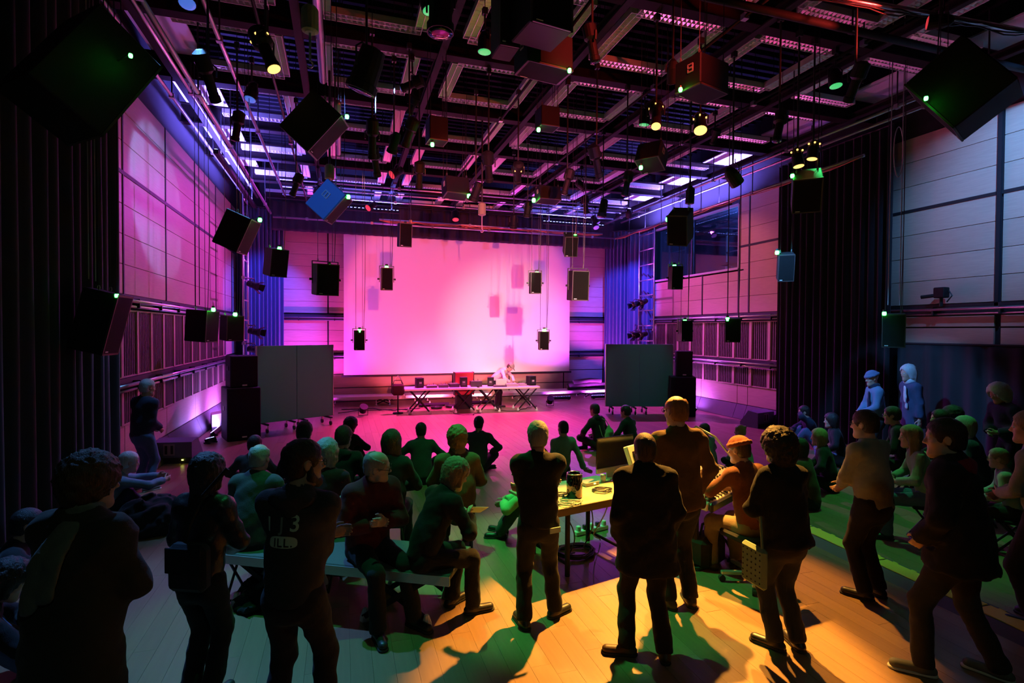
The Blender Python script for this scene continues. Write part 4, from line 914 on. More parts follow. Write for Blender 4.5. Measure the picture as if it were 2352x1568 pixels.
# red on the overhead loudspeakers
lantern('red lantern clamped near the heavy dark pipe', (3.3, 2.6, 6.3), (3.1, 5.4, 5.5), .09, .28, 'par', True, 700, RED, 46, glow='red_lens', blend=.6, zt=6.6)
lantern('red lantern beside the red-lit pipe', (6.6, 4.5, 6.1), (5.3, 5.8, 6.3), .08, .26, 'par', True, 240, RED, 56, glow='red_lens', blend=.6, zt=6.6)
# unlit ones filling the bars
dark = [(842, 165, 6.2, .17, .5, 'fresnel', 'big dark fresnel hanging beside the left runway beam'), (1012, 25, 5.4, .13, .5, 'fresnel', 'dark lantern cut by the top edge of the picture'), (855, 320, 8.0, .09, .5, 'profile', 'long dark profile lantern left of the square downward loudspeaker'),
        (862, 372, 9.0, .09, .44, 'profile', 'dark profile lantern below the long one at left of the grid'), (963, 402, 9.4, .09, .4, 'profile', 'dark lantern hanging left of the red-lit overhead loudspeaker'), (940, 305, 8.4, .1, .4, 'profile', 'dark lantern left of the square downward loudspeaker'),
        (1370, 372, 9.0, .10, .46, 'profile', 'dark reddish profile lantern right of the grid centre'), (1440, 422, 9.8, .09, .4, 'profile', 'dark lantern tilted left of the control room window'), (1303, 418, 9.6, .09, .4, 'profile', 'dark lantern above the right half of the screen'),
        (1585, 448, 9.8, .08, .34, 'par', 'small dark lantern under the right soffit'), (1122, 384, 9.2, .10, .46, 'profile', 'dark lantern left of the glowing centre lantern'), (1093, 442, 10.0, .09, .36, 'fresnel', 'dark lantern beside the left red-lit overhead loudspeaker'),
        (1212, 482, 12.6, .09, .36, 'fresnel', 'small dark lantern before the valance left of centre'), (1180, 510, 13.4, .09, .34, 'fresnel', 'small dark lantern just over the orange-lit cable pipe'), (478, 178, 6.4, .09, .5, 'profile', 'dark profile lantern above the left timber wall'),
        (545, 290, 8.4, .09, .4, 'profile', 'dark lantern high in front of the left soffit panels'), (680, 425, 10.4, .09, .4, 'profile', 'dark lantern left of the blue-lit tilted loudspeaker'), (1385, 480, 12.0, .1, .4, 'fresnel', 'dark lantern in the cluster above the right screen edge'),
        (1345, 470, 12.5, .09, .36, 'profile', 'second dark lantern in the cluster above the right screen edge'), (1790, 290, 7.6, .09, .4, 'profile', 'dark lantern left of the top right loudspeaker'), (1965, 190, 6.6, .09, .4, 'profile', 'dark lantern high near the top right loudspeaker'),
        (1545, 165, 6.8, .07, .3, 'par', 'small dark lantern left of the bright red-lit loudspeaker'), (1360, 100, 6.0, .08, .36, 'profile', 'dark lantern right of the top centre loudspeaker'), (905, 330, 8.8, .08, .34, 'fresnel', 'small dark lantern among the cluster left of centre')]
for px, py, d, r, L, kd, lb in dark:
    p = LD(px, py, d); lantern(lb, p, p+np.array([random.uniform(-.5, .5), random.uniform(-.2, .9), -1.2]), r, L, kd)
# chain hoists
for px, py, d, lb in ((712, 45, 5.6, 'pale green chain hoist at the top left of the grid'), (757, 395, 9.6, 'chain hoist above the blue-lit tilted loudspeaker'), (1107, 480, 11.5, 'chain hoist with a hook over the middle of the screen')):
    p = LD(px, py, d); t = thing('chain_hoist', lb, 'hoist', p); MB().lathe([(.05, -.14), (.085, -.12), (.085, .10), (.06, .13)], (0, 0, 0), n=14).build('motor', 'hoist_green', t) if 'hoist_green' in MATS else (mat('hoist_green', (.30, .32, .20), .5), MB().lathe([(.05, -.14), (.085, -.12), (.085, .10), (.06, .13)], (0, 0, 0), n=14).build('motor', 'hoist_green', t))
    MB().cyl((0, 0, .1), (0, 0, ZL-p[2]), .02, n=6).build('suspension', 'steel_dark', t); MB().cyl((0, 0, -.14), (0, 0, -.42), .012, n=6).build('chain', 'steel', t); MB().tube([(.03*math.sin(a), 0, -.46+.035*math.cos(a)) for a in np.linspace(-.2, 4.3, 10)], .009, 5).build('hook', 'steel', t)
# LED battens under the ceiling at the stage end, throwing blue up into the corners
def batten(label, c, L, power, color, rz, m, up=1, spread=150):
    t = thing('led_batten', label, 'stage light', c, rz)
    hz = MB().box((0, 0, 0), (L, .10, .09), ch=.008).build('housing', 'cab_black', t); k = MB()
    for i in range(int(L/.12)): k.box((-L/2+.06+.12*i, 0, up*.05), (.06, .06, .012))
    k.build('diodes', m, hz)
    for sx in (-1, 1): MB().cyl((sx*L*.4, 0, 0), (sx*L*.4, 0, ZL-c[2]), .012, n=6).build('drop_rod', 'steel_dark', t)
    o = lamp('AREA', 'beam', (0, 0, 0), color, power, None, None, (L, .06)); o.data.spread = R(spread); o.rotation_euler = (math.pi if up > 0 else 0, 0, 0); o.parent = t; o.location = (0, 0, up*.07)
    return t
batten('blue LED batten under the ceiling at the left stage corner', (-2.45, 15.0, 6.15), 5.2, 1300, (.16, .12, 1), 90, 'blue_led')
batten('blue LED batten under the ceiling at the right stage corner', (10.5, 15.2, 6.15), 5.0, 1300, (.20, .14, 1), 90, 'blue_led')
batten('blue LED batten hidden before the valance at left', (.6, 17.9, 6.35), 2.4, 260, (.16, .14, 1), 0, 'blue_led')
batten('blue LED batten hidden before the valance at right', (8.0, 17.9, 6.35), 2.4, 260, (.16, .14, 1), 0, 'blue_led')
# floor washes at the wall bases and under the tables
floor_led('violet floor wash at the base of the left wall near the PA stack', (-2.86, 14.6), 90, 1.2, 'violet_led', 40, (.34, .18, 1), 35)
floor_led('second violet floor wash at the base of the left wall', (-2.86, 16.2), 90, 1.2, 'violet_led', 45, (.45, .12, 1), 35)
floor_led('violet floor wash at the base of the right wall', (10.6, 14.9), -90, 1.2, 'violet_led', 40, (.5, .12, 1), 35)
floor_led('blue floor lamp beside the left subwoofer', (-2.75, 13.25), 60, .25, 'blue_led', 3, (.1, .2, 1), 20)
floor_led('violet-blue floor wash behind the left stage table', (2.9, 17.6), 180, 1.0, 'blue_led', 55, (1, .10, .26), -40)
floor_led('violet floor wash behind the performer', (4.6, 17.75), 180, .8, 'blue_led', 50, (1, .14, .20), -40)
floor_led('blue floor wash under the right riser', (7.6, 18.1), 180, .8, 'blue_led', 50, (.7, .06, 1), -30)
floor_led('magenta floor wash left of the screen foot', (-.9, 18.2), 180, .9, 'violet_led', 130, (.9, .05, .9), -20)
floor_led('magenta floor wash right of the screen foot', (9.3, 18.1), 180, .9, 'violet_led', 130, (.8, .06, 1), -20)

def uplight(label, c, aim, power, color, m, rz=0, L=.5):  # added floor lights, standing in for pink stage bounce on the ceiling
    t = thing('fill_floor_lantern', label, 'stage light', (c[0], c[1], 0), rz); a = nrm(np.array(aim, float)-np.array([c[0], c[1], .2]))
    MB().lathe([(.04, -.12), (.10, -.08), (.11, .06), (.12, .12)], (0, 0, .2), a, 14).build('housing', 'cab_black', t); MB().lathe([(.001, .10), (.10, .10)], (0, 0, .2), a, 14).build('lens', m, t); MB().tube([(-.13, 0, .2), (-.13, 0, .03), (.13, 0, .03), (.13, 0, .2)], .012, 6).build('floor_bracket', 'steel_dark', t)
    o = lamp('SPOT', 'beam', (0, 0, 0), color, power, None, np.array(aim, float)-np.array([c[0], c[1], .2]), .08, 95, .7); o.parent = t; o.location = tuple(np.array([0, 0, .2])+a*.16)
uplight('added pink floor lantern pointing at the ceiling from the left of the stage', (.6, 16.2), (2.2, 10.5, 7.2), 620, (1, .12, .46), 'red_lens')
uplight('added pink floor lantern pointing at the ceiling from the right of the stage', (6.6, 16.6), (6.0, 10.5, 7.2), 620, (.9, .14, .62), 'violet_lens')
# ------------------------------------------------------------------ people: implicit surfaces meshed by surface nets
def cap(P, a, b, r1, r2, sc=None):
    """distance to a tapered capsule"""
    ab = b-a; L = float(ab@ab)+1e-12
    t = np.clip(((P-a)@ab)/L, 0, 1)
    return np.linalg.norm(P-a-t[:, None]*ab, axis=1)-(r1+(r2-r1)*t)
def ecap(P, a, b, r1, r2, fx, ky):
    """capsule of elliptic section: wide along fx by its radius, ky times as deep across"""
    ab = b-a; u = nrm(ab); x = nrm(fx-u*(fx@u)); y = np.cross(u, x)
    Q = P-a; q = np.stack([Q@x, (Q@y)/ky, Q@u], 1); L = float(np.linalg.norm(ab))
    t = np.clip(q[:, 2]/max(L, 1e-6), 0, 1); dz = q[:, 2]-t*L
    return (np.sqrt(q[:, 0]**2+q[:, 1]**2+dz**2)-(r1+(r2-r1)*t))*min(1.0, (1+ky)/2)
def ell(P, c, rx, ry, rz, F):
    Q = (P-c)@F.T; q = Q/np.array([rx, ry, rz]); k0 = np.linalg.norm(q, axis=1)+1e-9
    k1 = np.linalg.norm(q/np.array([rx, ry, rz]), axis=1)+1e-9
    return k0*(k0-1)/k1
def smin(a, b, k):
    h = np.maximum(k-np.abs(a-b), 0)/k; return np.minimum(a, b)-h*h*k*0.25
def smax(a, b, k): return -smin(-a, -b, k)
def wob(P, s, amp, ph=0.0):
    x, y, z = P[:, 0]*s, P[:, 1]*s, P[:, 2]*s
    return amp*(np.sin(x+1.7*np.sin(y*.9+ph)+ph)*np.sin(1.3*z+y+ph*2)+.6*np.sin(2.1*z-1.4*x+1.2*np.sin(2*y)+3*ph))
def surfnet(fn, lo, hi, h):
    lo = np.asarray(lo, float); n = np.maximum(np.ceil((np.asarray(hi)-lo)/h).astype(int)+1, 3)
    ax = [lo[i]+h*np.arange(n[i]) for i in range(3)]
    G = np.stack(np.meshgrid(*ax, indexing='ij'), -1).reshape(-1, 3)
    D = fn(G).reshape(n); 
    D[0] = D[-1] = 1; D[:, 0] = D[:, -1] = 1; D[:, :, 0] = D[:, :, -1] = 1
    S = D < 0
    c = [S[i:n[0]-1+i, j:n[1]-1+j, k:n[2]-1+k] for i in (0, 1) for j in (0, 1) for k in (0, 1)]
    cnt = sum(x.astype(np.int8) for x in c); act = (cnt > 0) & (cnt < 8)
    I = np.argwhere(act); 
    if len(I) == 0: return np.zeros((0, 3)), []
    idx = -np.ones(act.shape, int); idx[act] = np.arange(len(I))
    val = np.stack([D[I[:, 0]+i, I[:, 1]+j, I[:, 2]+k] for i in (0, 1) for j in (0, 1) for k in (0, 1)], 1)
    cor = np.array([(i, j, k) for i in (0, 1) for j in (0, 1) for k in (0, 1)], float)
    acc = np.zeros((len(I), 3)); w = np.zeros(len(I))
    for a in range(8):
        for bit in (1, 2, 4):
            b = a | bit
            if b == a: continue
            va, vb = val[:, a], val[:, b]; m = (va < 0) != (vb < 0)
            t = np.where(m, va/(va-vb+1e-12), 0)
            acc += np.where(m[:, None], cor[a]+t[:, None]*(cor[b]-cor[a]), 0); w += m
    V = lo+(I+acc/w[:, None])*h
    fs = []
    for d in range(3):
        e = [slice(None)]*3; e2 = [slice(None)]*3; e[d] = slice(0, -1); e2[d] = slice(1, None)
        s0, s1 = S[tuple(e)], S[tuple(e2)]; E = np.argwhere(s0 != s1)
        o1, o2 = (d+1) % 3, (d+2) % 3
        E = E[(E[:, o1] > 0) & (E[:, o2] > 0) & (E[:, o1] < n[o1]-1) & (E[:, o2] < n[o2]-1)]
        flip = s0[tuple(E.T)]
        q = []
        for da, db in ((0, 0), (1, 0), (1, 1), (0, 1)):
            X = E.copy(); X[:, o1] -= da; X[:, o2] -= db; q.append(idx[tuple(X.T)])
        q = np.stack(q, 1); q[~flip] = q[~flip][:, ::-1]; fs.append(q)
    return V, np.vstack(fs)
def net_obj(name, parts, parent, smooth=True):
    """parts: list of (verts, quads, material) joined into ONE mesh object"""
    vs, fs, mi, mats = [], [], [], []; o = 0
    for V, Q, m in parts:
        if len(V) == 0: continue
        if m not in mats: mats.append(m)
        vs.append(V); fs.append(np.asarray(Q)+o); mi += [mats.index(m)]*len(Q); o += len(V)
    V = np.vstack(vs); Q = np.vstack(fs)
    me = bpy.data.meshes.new(name)
    me.vertices.add(len(V)); me.vertices.foreach_set('co', V.astype(np.float32).ravel())
    me.loops.add(Q.size); me.loops.foreach_set('vertex_index', Q.astype(np.int32).ravel())
    me.polygons.add(len(Q)); me.polygons.foreach_set('loop_start', np.arange(0, Q.size, 4, dtype=np.int32))
    me.polygons.foreach_set('material_index', np.array(mi, dtype=np.int32)); me.polygons.foreach_set('use_smooth', np.ones(len(Q), dtype=bool))
    for m in mats: me.materials.append(M(m))
    me.update(calc_edges=True); me.validate()
    return link(name, me, parent)
def bounds(pts, pad):
    A = np.array(pts); return A.min(0)-pad, A.max(0)+pad
def ik(a, t, l1, l2, pole):
    d = t-a; L = np.linalg.norm(d); mx = (l1+l2)*0.995
    if L > mx: d = d/L*mx; t = a+d; L = mx
    if L < abs(l1-l2)+0.02: L = abs(l1-l2)+0.02; t = a+nrm(d)*L; d = t-a
    x = (l1*l1-l2*l2+L*L)/(2*L); y = math.sqrt(max(l1*l1-x*x, 0)); u = d/L
    p = np.asarray(pole, float); p = p-u*(p@u); p = nrm(p)
    return a+u*x+p*y, t

PEOPLE = []
def person(label, pos, face, h=1.75, hip=(0, 0, .93), lean=(3, 0), lean2=4, head=(0, 0, 0), hands=None, feet=None, knees=None, elbows=None,
           build=1.0, top='cloth_black', legs='cloth_dark', shoes='shoe_black', skin='skin', hair='short', haircol='hair_dark', coat=0.0, coatw=1.0,
           sleeve=1.0, curl=(.5, .5), glasses=False, beard=False, hood=False, collar=True, lod=None, hat=None, toes=None, hand_face=(None, None),
           scarf=None, backpack=None, at_px=None, on=0.0, top_name='jacket', belt=False, legs_name='trousers', female=False, shirt=None, chest=None, sole=None, group=None, bulk=0.0):
    """one figure facing +Y in its own frame; hip, hands and feet are metres for a 1.75 m body and scale with h"""
    s = h/1.75; A = lambda p: np.array(p, float)*s
    if at_px is not None: pos = at_z(at_px[0], at_px[1], on+hip[2]*s+.83*s)
    dist = float(np.hypot(pos[0]-CAM[0], pos[1]-CAM[1])); lod = lod or min(max(dist/4.5, 1.0), 2.4)
    root = thing('person', label, 'person', (0, 0, 0), -face, group)
    up = np.array([0, 0, 1.0]); fw = np.array([0, 1.0, 0]); rt = np.array([1.0, 0, 0])
    def tilt(f, sd):
        m = np.array(Matrix.Rotation(R(sd), 3, 'Y') @ Matrix.Rotation(R(-f), 3, 'X')); return m
    T1 = tilt(*lean); T2 = tilt(lean[0]+lean2, lean[1]*1.2)
    pel = A(hip); waist = pel+T1@A((0, 0, .16)); ch = waist+T2@A((0, 0, .22)); nb = ch+T2@A((0, -.012, .17))
    bs = build
    H = tilt(lean[0]*.35+lean2*.5+head[1], head[2]) @ np.array(Matrix.Rotation(R(-head[0]), 3, 'Z'))
    hc = nb+T2@A((0, .005, .055))+H@A((0, .03, .115))
    hs = s*1.05
    if at_px is not None:     # put the crown of the head on its ray
        tp = hc+np.array([0, 0, .125*hs]); ca, sa = math.cos(R(-face)), math.sin(R(-face)); q = at_z(at_px[0], at_px[1], tp[2]+on)
        pos = (q[0]-(ca*tp[0]-sa*tp[1]), q[1]-(sa*tp[0]+ca*tp[1]), on)
    root.location = tuple(float(c) for c in pos)
    F = H.T; ex, ey, ez = H[:, 0], H[:, 1], H[:, 2]
    HP = lambda x, y, z: hc+H@(np.array([x, y, z])*hs)
    shw = (.150 if female else .170)
    SH = [ch+T2@A((-shw*(.94+.06*bs), 0, .105)), ch+T2@A((shw*(.94+.06*bs), 0, .105))]
    if hands is None: hands = [(-.2, .22, 1.0), (.2, .22, 1.0)]
    hw = []; el = []
    for i in (0, 1):
        sg = -1 if i == 0 else 1
        t = A(hands[i]); pole = np.array(elbows[i], float) if elbows else np.array([sg*.7, -.6, -.5])
        e, w_ = ik(SH[i], t, .29*s, .25*s, pole); el.append(e); hw.append(w_)
    if feet is None: feet = [(-.10, 0, .085), (.10, 0, .085)]
    hips = [pel+T1@A((-.088, 0, -.04)), pel+T1@A((.088, 0, -.04))]
    kn = []; an = []
    for i in (0, 1):
        pole = np.array(knees[i], float) if knees else np.array([0, 1.0, .05])
        k, a_ = ik(hips[i], A(feet[i]), .43*s, .42*s, pole); kn.append(k); an.append(a_)
    # ---- torso fields
    def torso(P, e):
        d = ecap(P, pel+T1@A((0, -.01, -.02)), waist, (.142*bs)*s+e, (.135*bs)*s+e, T1[:, 0], .74)
        d = smin(d, ecap(P, waist, ch, (.137*bs)*s+e, (.152*(.5+.5*bs))*s+e, T2[:, 0], .72), .07*s)
        d = smin(d, ecap(P, SH[0], SH[1], .056*s+e, .056*s+e, T2[:, 1], 1.0), .07*s)
        d = smin(d, ecap(P, ch, nb, .10*s+e, .062*s+e, T2[:, 0], .8), .06*s)
        return d
    def arms(P, e, frac=1.0, taper=0.0):
        d = None
        for i in (0, 1):
            w_ = el[i]+(hw[i]-el[i])*frac
            a = smin(cap(P, SH[i], el[i], .052*s*(.5+.5*bs)+e, .044*s+e), cap(P, el[i], w_, .046*s+e, .034*s+e+taper), .02*s)
            d = a if d is None else np.minimum(d, a)
        return d
    def legf(P, e, frac=1.0, fl=0.0, i=None):
        d = None
        for k in ((0, 1) if i is None else (i,)):
            a = smin(cap(P, hips[k], kn[k], .088*s*(.4+.6*bs)+e, .060*s+e), cap(P, kn[k], kn[k]+(an[k]-kn[k])*frac, .058*s+e, .044*s+e+fl), .03*s)
            d = a if d is None else np.minimum(d, a)
        return d
    vx = .015*lod
    # ---- jacket
    ph = random.uniform(0, 6)
    e = (.012 if top.startswith('shirt') else .022)+bulk
    hemp = pel+T1@A((0, -.005, -.06-coat))
    def jacket(P):
        d = smin(torso(P, e), arms(P, e*.75, .97, .010), .05*s)
        if coat > 0:
            d = smin(d, ecap(P, pel+T1@A((0, 0, .05)), pel+np.array([0, 0, -coat*s])+T1@A((0, -.01, 0)), (.15*bs)*s+e, (.15*bs+.035*coatw)*s+e, T1[:, 0], .78), .06*s)
            lowz = pel[2]-coat*s-.02*s
            d = smax(d, lowz-P[:, 2], .015)
        else:
            n = T1[:, 2]; d = smax(d, -((P-hemp)@n), .012)
        for i in (0, 1):       # open cuffs
            n = nrm(hw[i]-el[i]); d = np.maximum(d, np.where(cap(P, el[i], hw[i], .1, .1) < 0, (P-hw[i])@n+.004, -1))
        d = smax(d, -cap(P, nb+T2@A((0, .012, .012)), nb+T2@A((0, .04, .16)), .056*s, .075*s), .012)
        if collar: 
            k = T2@np.array([0, 0, 1.0]); c0 = nb+T2@A((0, .004, -.01))
            ring = np.abs(ecap(P, c0, c0+k*.05*s, .072*s, .066*s, T2[:, 0], .95))-.009
            hh = (P-c0)@k; ring = smax(smax(ring, hh-.045*s, .008), -.02*s-hh, .008)
            d = smin(d, ring, .02)
        return d+wob(P, 17, .0045*(1.5 if coat else 1), ph)+wob(P, 41, .0022, ph+1)
    pts = [pel+T1@A((0, 0, -.1-coat)), nb, ch+T2@A((.2, .13, 0)), ch+T2@A((-.2, -.13, 0)), pel+A((.19, .14, -coat)), pel+A((-.19, -.14, -coat)), *SH, *el, *hw]
    lo, hi = bounds(pts, .11*s*bs)
    V, Q = surfnet(jacket, lo, hi, vx)
    jk = net_obj(top_name, [(V, Q, top)], root)
    # ---- trousers
    ph2 = random.uniform(0, 6)
    def trous(P):
        d = ecap(P, pel+T1@A((0, -.01, -.05)), waist-T1@A((0, 0, .06)), (.140*bs)*s+.006, (.132*bs)*s+.006, T1[:, 0], .74)
        n = T1[:, 2]; d = smax(d, (P-waist-T1@A((0, 0, .0)))@n, .01)
        d = smin(d, legf(P, .012, .985, .014), .05*s)
        for i in (0, 1):
            n = nrm(an[i]-kn[i]); d = np.maximum(d, np.where(cap(P, kn[i]*.3+an[i]*.7, an[i], .12, .12) < 0, (P-an[i])@n-.03*s, -1))
        return d+wob(P, 19, .004, ph2)+wob(P, 43, .0018, ph2)
    lo, hi = bounds([pel+A((.16, .14, .1)), pel+A((-.16, -.14, .1)), *kn, *an], .13*s)
    V, Q = surfnet(trous, lo, hi, vx)
    net_obj(legs_name, [(V, Q, legs)], root)
    # ---- shoes
    for i in (0, 1):
        sg = -1 if i == 0 else 1
        td = nrm(np.array(toes[i], float)) if toes else nrm(np.array([sg*.25, 1.0, 0]))
        a = an[i]; sole_up = up if abs(td[2]) < .35 else nrm(np.cross(np.cross(td, up), td))
        heel = a-sole_up*(.050*s)-td*.045*s; toe = heel+td*.205*s; side = nrm(np.cross(td, sole_up))
        flo = a-sole_up*.085*s
        def shoe(P):
            d = ecap(P, heel, toe, .040*s, .038*s, side, .85)
            d = smin(d, cap(P, a-sole_up*.02*s, a+sole_up*.02*s-td*.01, .046*s, .042*s), .04*s)
            return smax(d, -((P-flo)@sole_up)+.004, .006)
        def solef(P):
            d = ecap(P, heel-sole_up*.03*s, toe-sole_up*.03*s+td*.004, .045*s, .044*s, side, .8)
            return smax(smax(d, -((P-flo)@sole_up), .003), (P-flo)@sole_up-.022*s, .003)
        lo, hi = bounds([heel, toe, a+sole_up*.05*s, flo], .075*s)
        V, Q = surfnet(shoe, lo, hi, .009*lod); V2, Q2 = surfnet(solef, lo, hi, .009*lod)
        net_obj('shoe', [(V, Q, shoes), (V2, Q2, sole or 'rubber')], root)
    # ---- body: head and hands fine, the rest under the clothes coarser, one mesh
    parts = []
    ears = [(-.077, -.008, -.008), (.077, -.008, -.008)]
    def headf(P):
        d = ell(P, HP(0, -.014, .034), .077*hs, .098*hs, .090*hs, F)
        d = smin(d, ell(P, HP(0, .024, -.042), .060*hs, .066*hs, .085*hs, F), .035*hs)
        d = smin(d, cap(P, HP(-.038, .02, -.085), HP(0, .070, -.104), .022*hs, .022*hs), .03*hs)
        d = smin(d, cap(P, HP(.038, .02, -.085), HP(0, .070, -.104), .022*hs, .022*hs), .03*hs)
        d = smin(d, cap(P, HP(-.034, .078, .024), HP(.034, .078, .024), .010*hs, .010*hs), .018*hs)
        for q in (-1, 1):
            d = smax(d, -(np.linalg.norm(P-HP(q*.031, .101, .004), axis=1)-.017*hs), .012*hs)
            d = smin(d, np.linalg.norm(P-HP(q*.040, .060, -.028), axis=1)-.020*hs, .02*hs)
        d = smin(d, cap(P, HP(0, .088, .012), HP(0, .108, -.026), .007*hs, .011*hs), .010*hs)
        d = smin(d, cap(P, HP(-.012, .094, -.032), HP(.012, .094, -.032), .008*hs, .008*hs), .008*hs)
        d = smin(d, cap(P, HP(-.017, .082, -.060), HP(.017, .082, -.060), .008*hs, .008*hs), .006*hs)
        d = smin(d, cap(P, HP(-.015, .080, -.073), HP(.015, .080, -.073), .009*hs, .009*hs), .006*hs)
        for q in ears:
            er = ell(P, HP(*q), .010*hs, .020*hs, .032*hs, F)
            er = smax(er, -ell(P, HP(q[0]*1.12, q[1]+.004, q[2]), .008*hs, .011*hs, .02*hs, F), .006*hs)
            d = smin(d, er, .008*hs)
        d = smin(d, cap(P, HP(0, -.022, -.065), nb-T2@A((0, .0, .03)), .053*hs, .062*hs), .025*hs)
        return d
    lo, hi = bounds([HP(0, 0, 0), HP(0, 0, -.16)], .15*hs)
    lo = np.minimum(lo, nb-.10*s); hi = np.maximum(hi, nb+.07*s)
    V, Q = surfnet(headf, lo, hi, max(.0075*lod**.8, .0075)*hs); parts.append((V, Q, skin))
    # eyes
    for q in (-1, 1):
        eb = MB().lathe([(0.0001, -.0125)]+[(.0125*math.sin(t), -.0125*math.cos(t)) for t in (0.6, 1.2, 1.8, 2.4)]+[(0.0001, .0125)], (0, 0, 0), (0, 1, 0), 8)
        EV = np.array(eb.v)*hs@H.T+HP(q*.031, .079, .004)
        parts.append((EV, np.array([f if len(f) == 4 else (*f, f[-1]) for f in eb.f if len(f) <= 4]), 'eye'))
    for i in (0, 1):
        sg = -1 if i == 0 else 1
        fd = nrm(hw[i]-el[i]); hd = fd
        if hand_face[i] is not None: hd = nrm(np.array(hand_face[i], float))
        inw = np.array([-sg*1.0, .15, 0.0]); inw = nrm(inw-hd*(inw@hd)) if abs(inw@hd) < .9 else nrm(np.cross(hd, up))
        th = nrm(np.cross(inw, hd))*(sg)   # thumb side
        if th[2]*1+th[1] < 0: th = -th
        w0 = hw[i]; k = s*.98
        segs = []
        c = curl[i]
        for j, (off, ln) in enumerate(((.030, .072), (.010, .080), (-.010, .075), (-.029, .058))):
            p = w0+hd*.092*k+th*off*k; ang = .15+c*.9*(.8+.12*j); dirn = hd.copy(); acc = 0
            for q, fr in enumerate((.45, .32, .23)):
                acc += ang*(.55 if q == 0 else .75)
                dirn = math.cos(acc)*hd+math.sin(acc)*inw
                p2 = p+dirn*ln*fr*k; segs.append((p, p2, (.0092-.0008*q)*k, (.0086-.0009*q)*k)); p = p2
        p = w0+hd*.022*k+th*.026*k; d1 = nrm(hd*.65+th*.62+inw*.35); p2 = p+d1*.045*k; segs.append((p, p2, .0135*k, .0112*k))
        d2 = nrm(hd*.9+th*.2+inw*.45); p3 = p2+d2*.032*k; segs.append((p2, p3, .0105*k, .0095*k)); p4 = p3+nrm(hd+inw*.6*c)*.024*k; segs.append((p3, p4, .0095*k, .0080*k))
        def handf(P):
            d = ecap(P, w0+hd*.03*k, w0+hd*.078*k, .033*k, .040*k, th, .42)
            d = smin(d, cap(P, el[i]*.35+w0*.65, w0+hd*.02*k, .036*s, .026*s), .02)
            for (a, b, r1, r2) in segs: d = smin(d, cap(P, a, b, r1, r2), .006)
            return d
        lo, hi = bounds([w0, el[i]*.35+w0*.65]+[q[1] for q in segs]+[q[0] for q in segs], .045*k)
        V, Q = surfnet(handf, lo, hi, .0065*max(1, lod**.7)); parts.append((V, Q, skin))
    def inner(P):
        d = smin(torso(P, -.012), arms(P, -.008), .04*s); return smin(d, legf(P, -.008), .04*s)
    lo, hi = bounds([pel, nb, ch, *SH, *el, *hw, *kn, *an], .15*s)
    V, Q = surfnet(inner, lo, hi, .03*min(lod, 1.5)); parts.append((V, Q, skin))
    net_obj('body', parts, root)
    # ---- hair
    ph3 = random.uniform(0, 6)
    if hair != 'none':
        inf = dict(short=.014, crop=.007, bald=.010, long=.020, curly=.038, bob=.026, bush=.045, bun=.014, wavy=.026).get(hair, .014)
        def hairf(P):
            d = ell(P, HP(0, -.018, .036), (.077+inf)*hs, (.098+inf)*hs, (.090+inf)*hs, F)
            q = (P-hc)@F.T/hs
            back = ell(P, HP(0, -.052, -.03), (.066+inf*.8)*hs, (.056+inf*.8)*hs, (.075+inf*.5)*hs, F)
            d = smin(d, back, .03*hs)
            nape = {'long': -.3, 'bob': -.16, 'wavy': -.14, 'curly': -.09, 'bush': -.10}.get(hair, -.075)
            if hair in ('long', 'bob', 'wavy', 'bush'):
                L = {'long': .36, 'bob': .13, 'wavy': .13, 'bush': .08}[hair]
                dn = nrm(ez*-1.0+up*-.8); top_ = HP(0, -.05, .0)
                d = smin(d, ecap(P, top_, top_+dn*L*hs, (.085+inf*.6)*hs, (.085+inf*.5)*hs, ex, .55 if hair != 'bush' else .8), .05*hs)
                for sg in (-1, 1): d = smin(d, cap(P, HP(sg*.074, .01, .02), HP(sg*.082, .0, .02)+dn*L*.75*hs, .024*hs, .026*hs), .03*hs)
            face_ = ell(P, HP(0, .115, -.045), .072*hs, .105*hs, .118*hs, F)
            d = smax(d, -face_, .012*hs)
            neckc = ell(P, HP(0, .05, -.12), .075*hs, .085*hs, .085*hs, F); d = smax(d, -neckc, .01*hs)
            if hair in ('short', 'crop', 'bald', 'bun'):
                for qq in ears: d = smax(d, -ell(P, HP(qq[0]*1.1, qq[1]+.004, qq[2]-.004), .03*hs, .026*hs, .034*hs, F), .008*hs)
                d = smax(d, (nape-.0-q[:, 2])*hs, .01*hs)
            if hair == 'bald': d = smax(d, -ell(P, HP(0, .03, .125), .075*hs, .12*hs, .080*hs, F), .012*hs)
            if hair == 'bun': d = smin(d, np.linalg.norm(P-HP(0, -.118, .085), axis=1)-.032*hs, .015*hs)
            amp = dict(curly=.010, bush=.009, wavy=.007, long=.004, short=.004, crop=.0015).get(hair, .004)
            Pq = (P-hc)@F.T
            st = np.array([1, 1, .35]) if hair in ('long', 'bob', 'wavy') else np.array([1, 1, 1.0])
            return d+wob(Pq*st, 60 if hair in ('curly', 'bush') else 95, amp*.55, ph3)+wob(Pq[:, [1, 2, 0]]*st, 130, amp*.5, ph3+2)
        lo, hi = bounds([HP(0, 0, 0), HP(0, -.03, 0)]+([HP(0, -.06, -.1)-up*.32*hs] if hair == 'long' else [])+([HP(0, -.05, -.16)] if hair in ('bob', 'wavy', 'bush') else []), .19*hs)
        V, Q = surfnet(hairf, lo, hi, .0095*lod**.8*hs)
        if len(V): net_obj('hair', [(V, Q, haircol)], root)
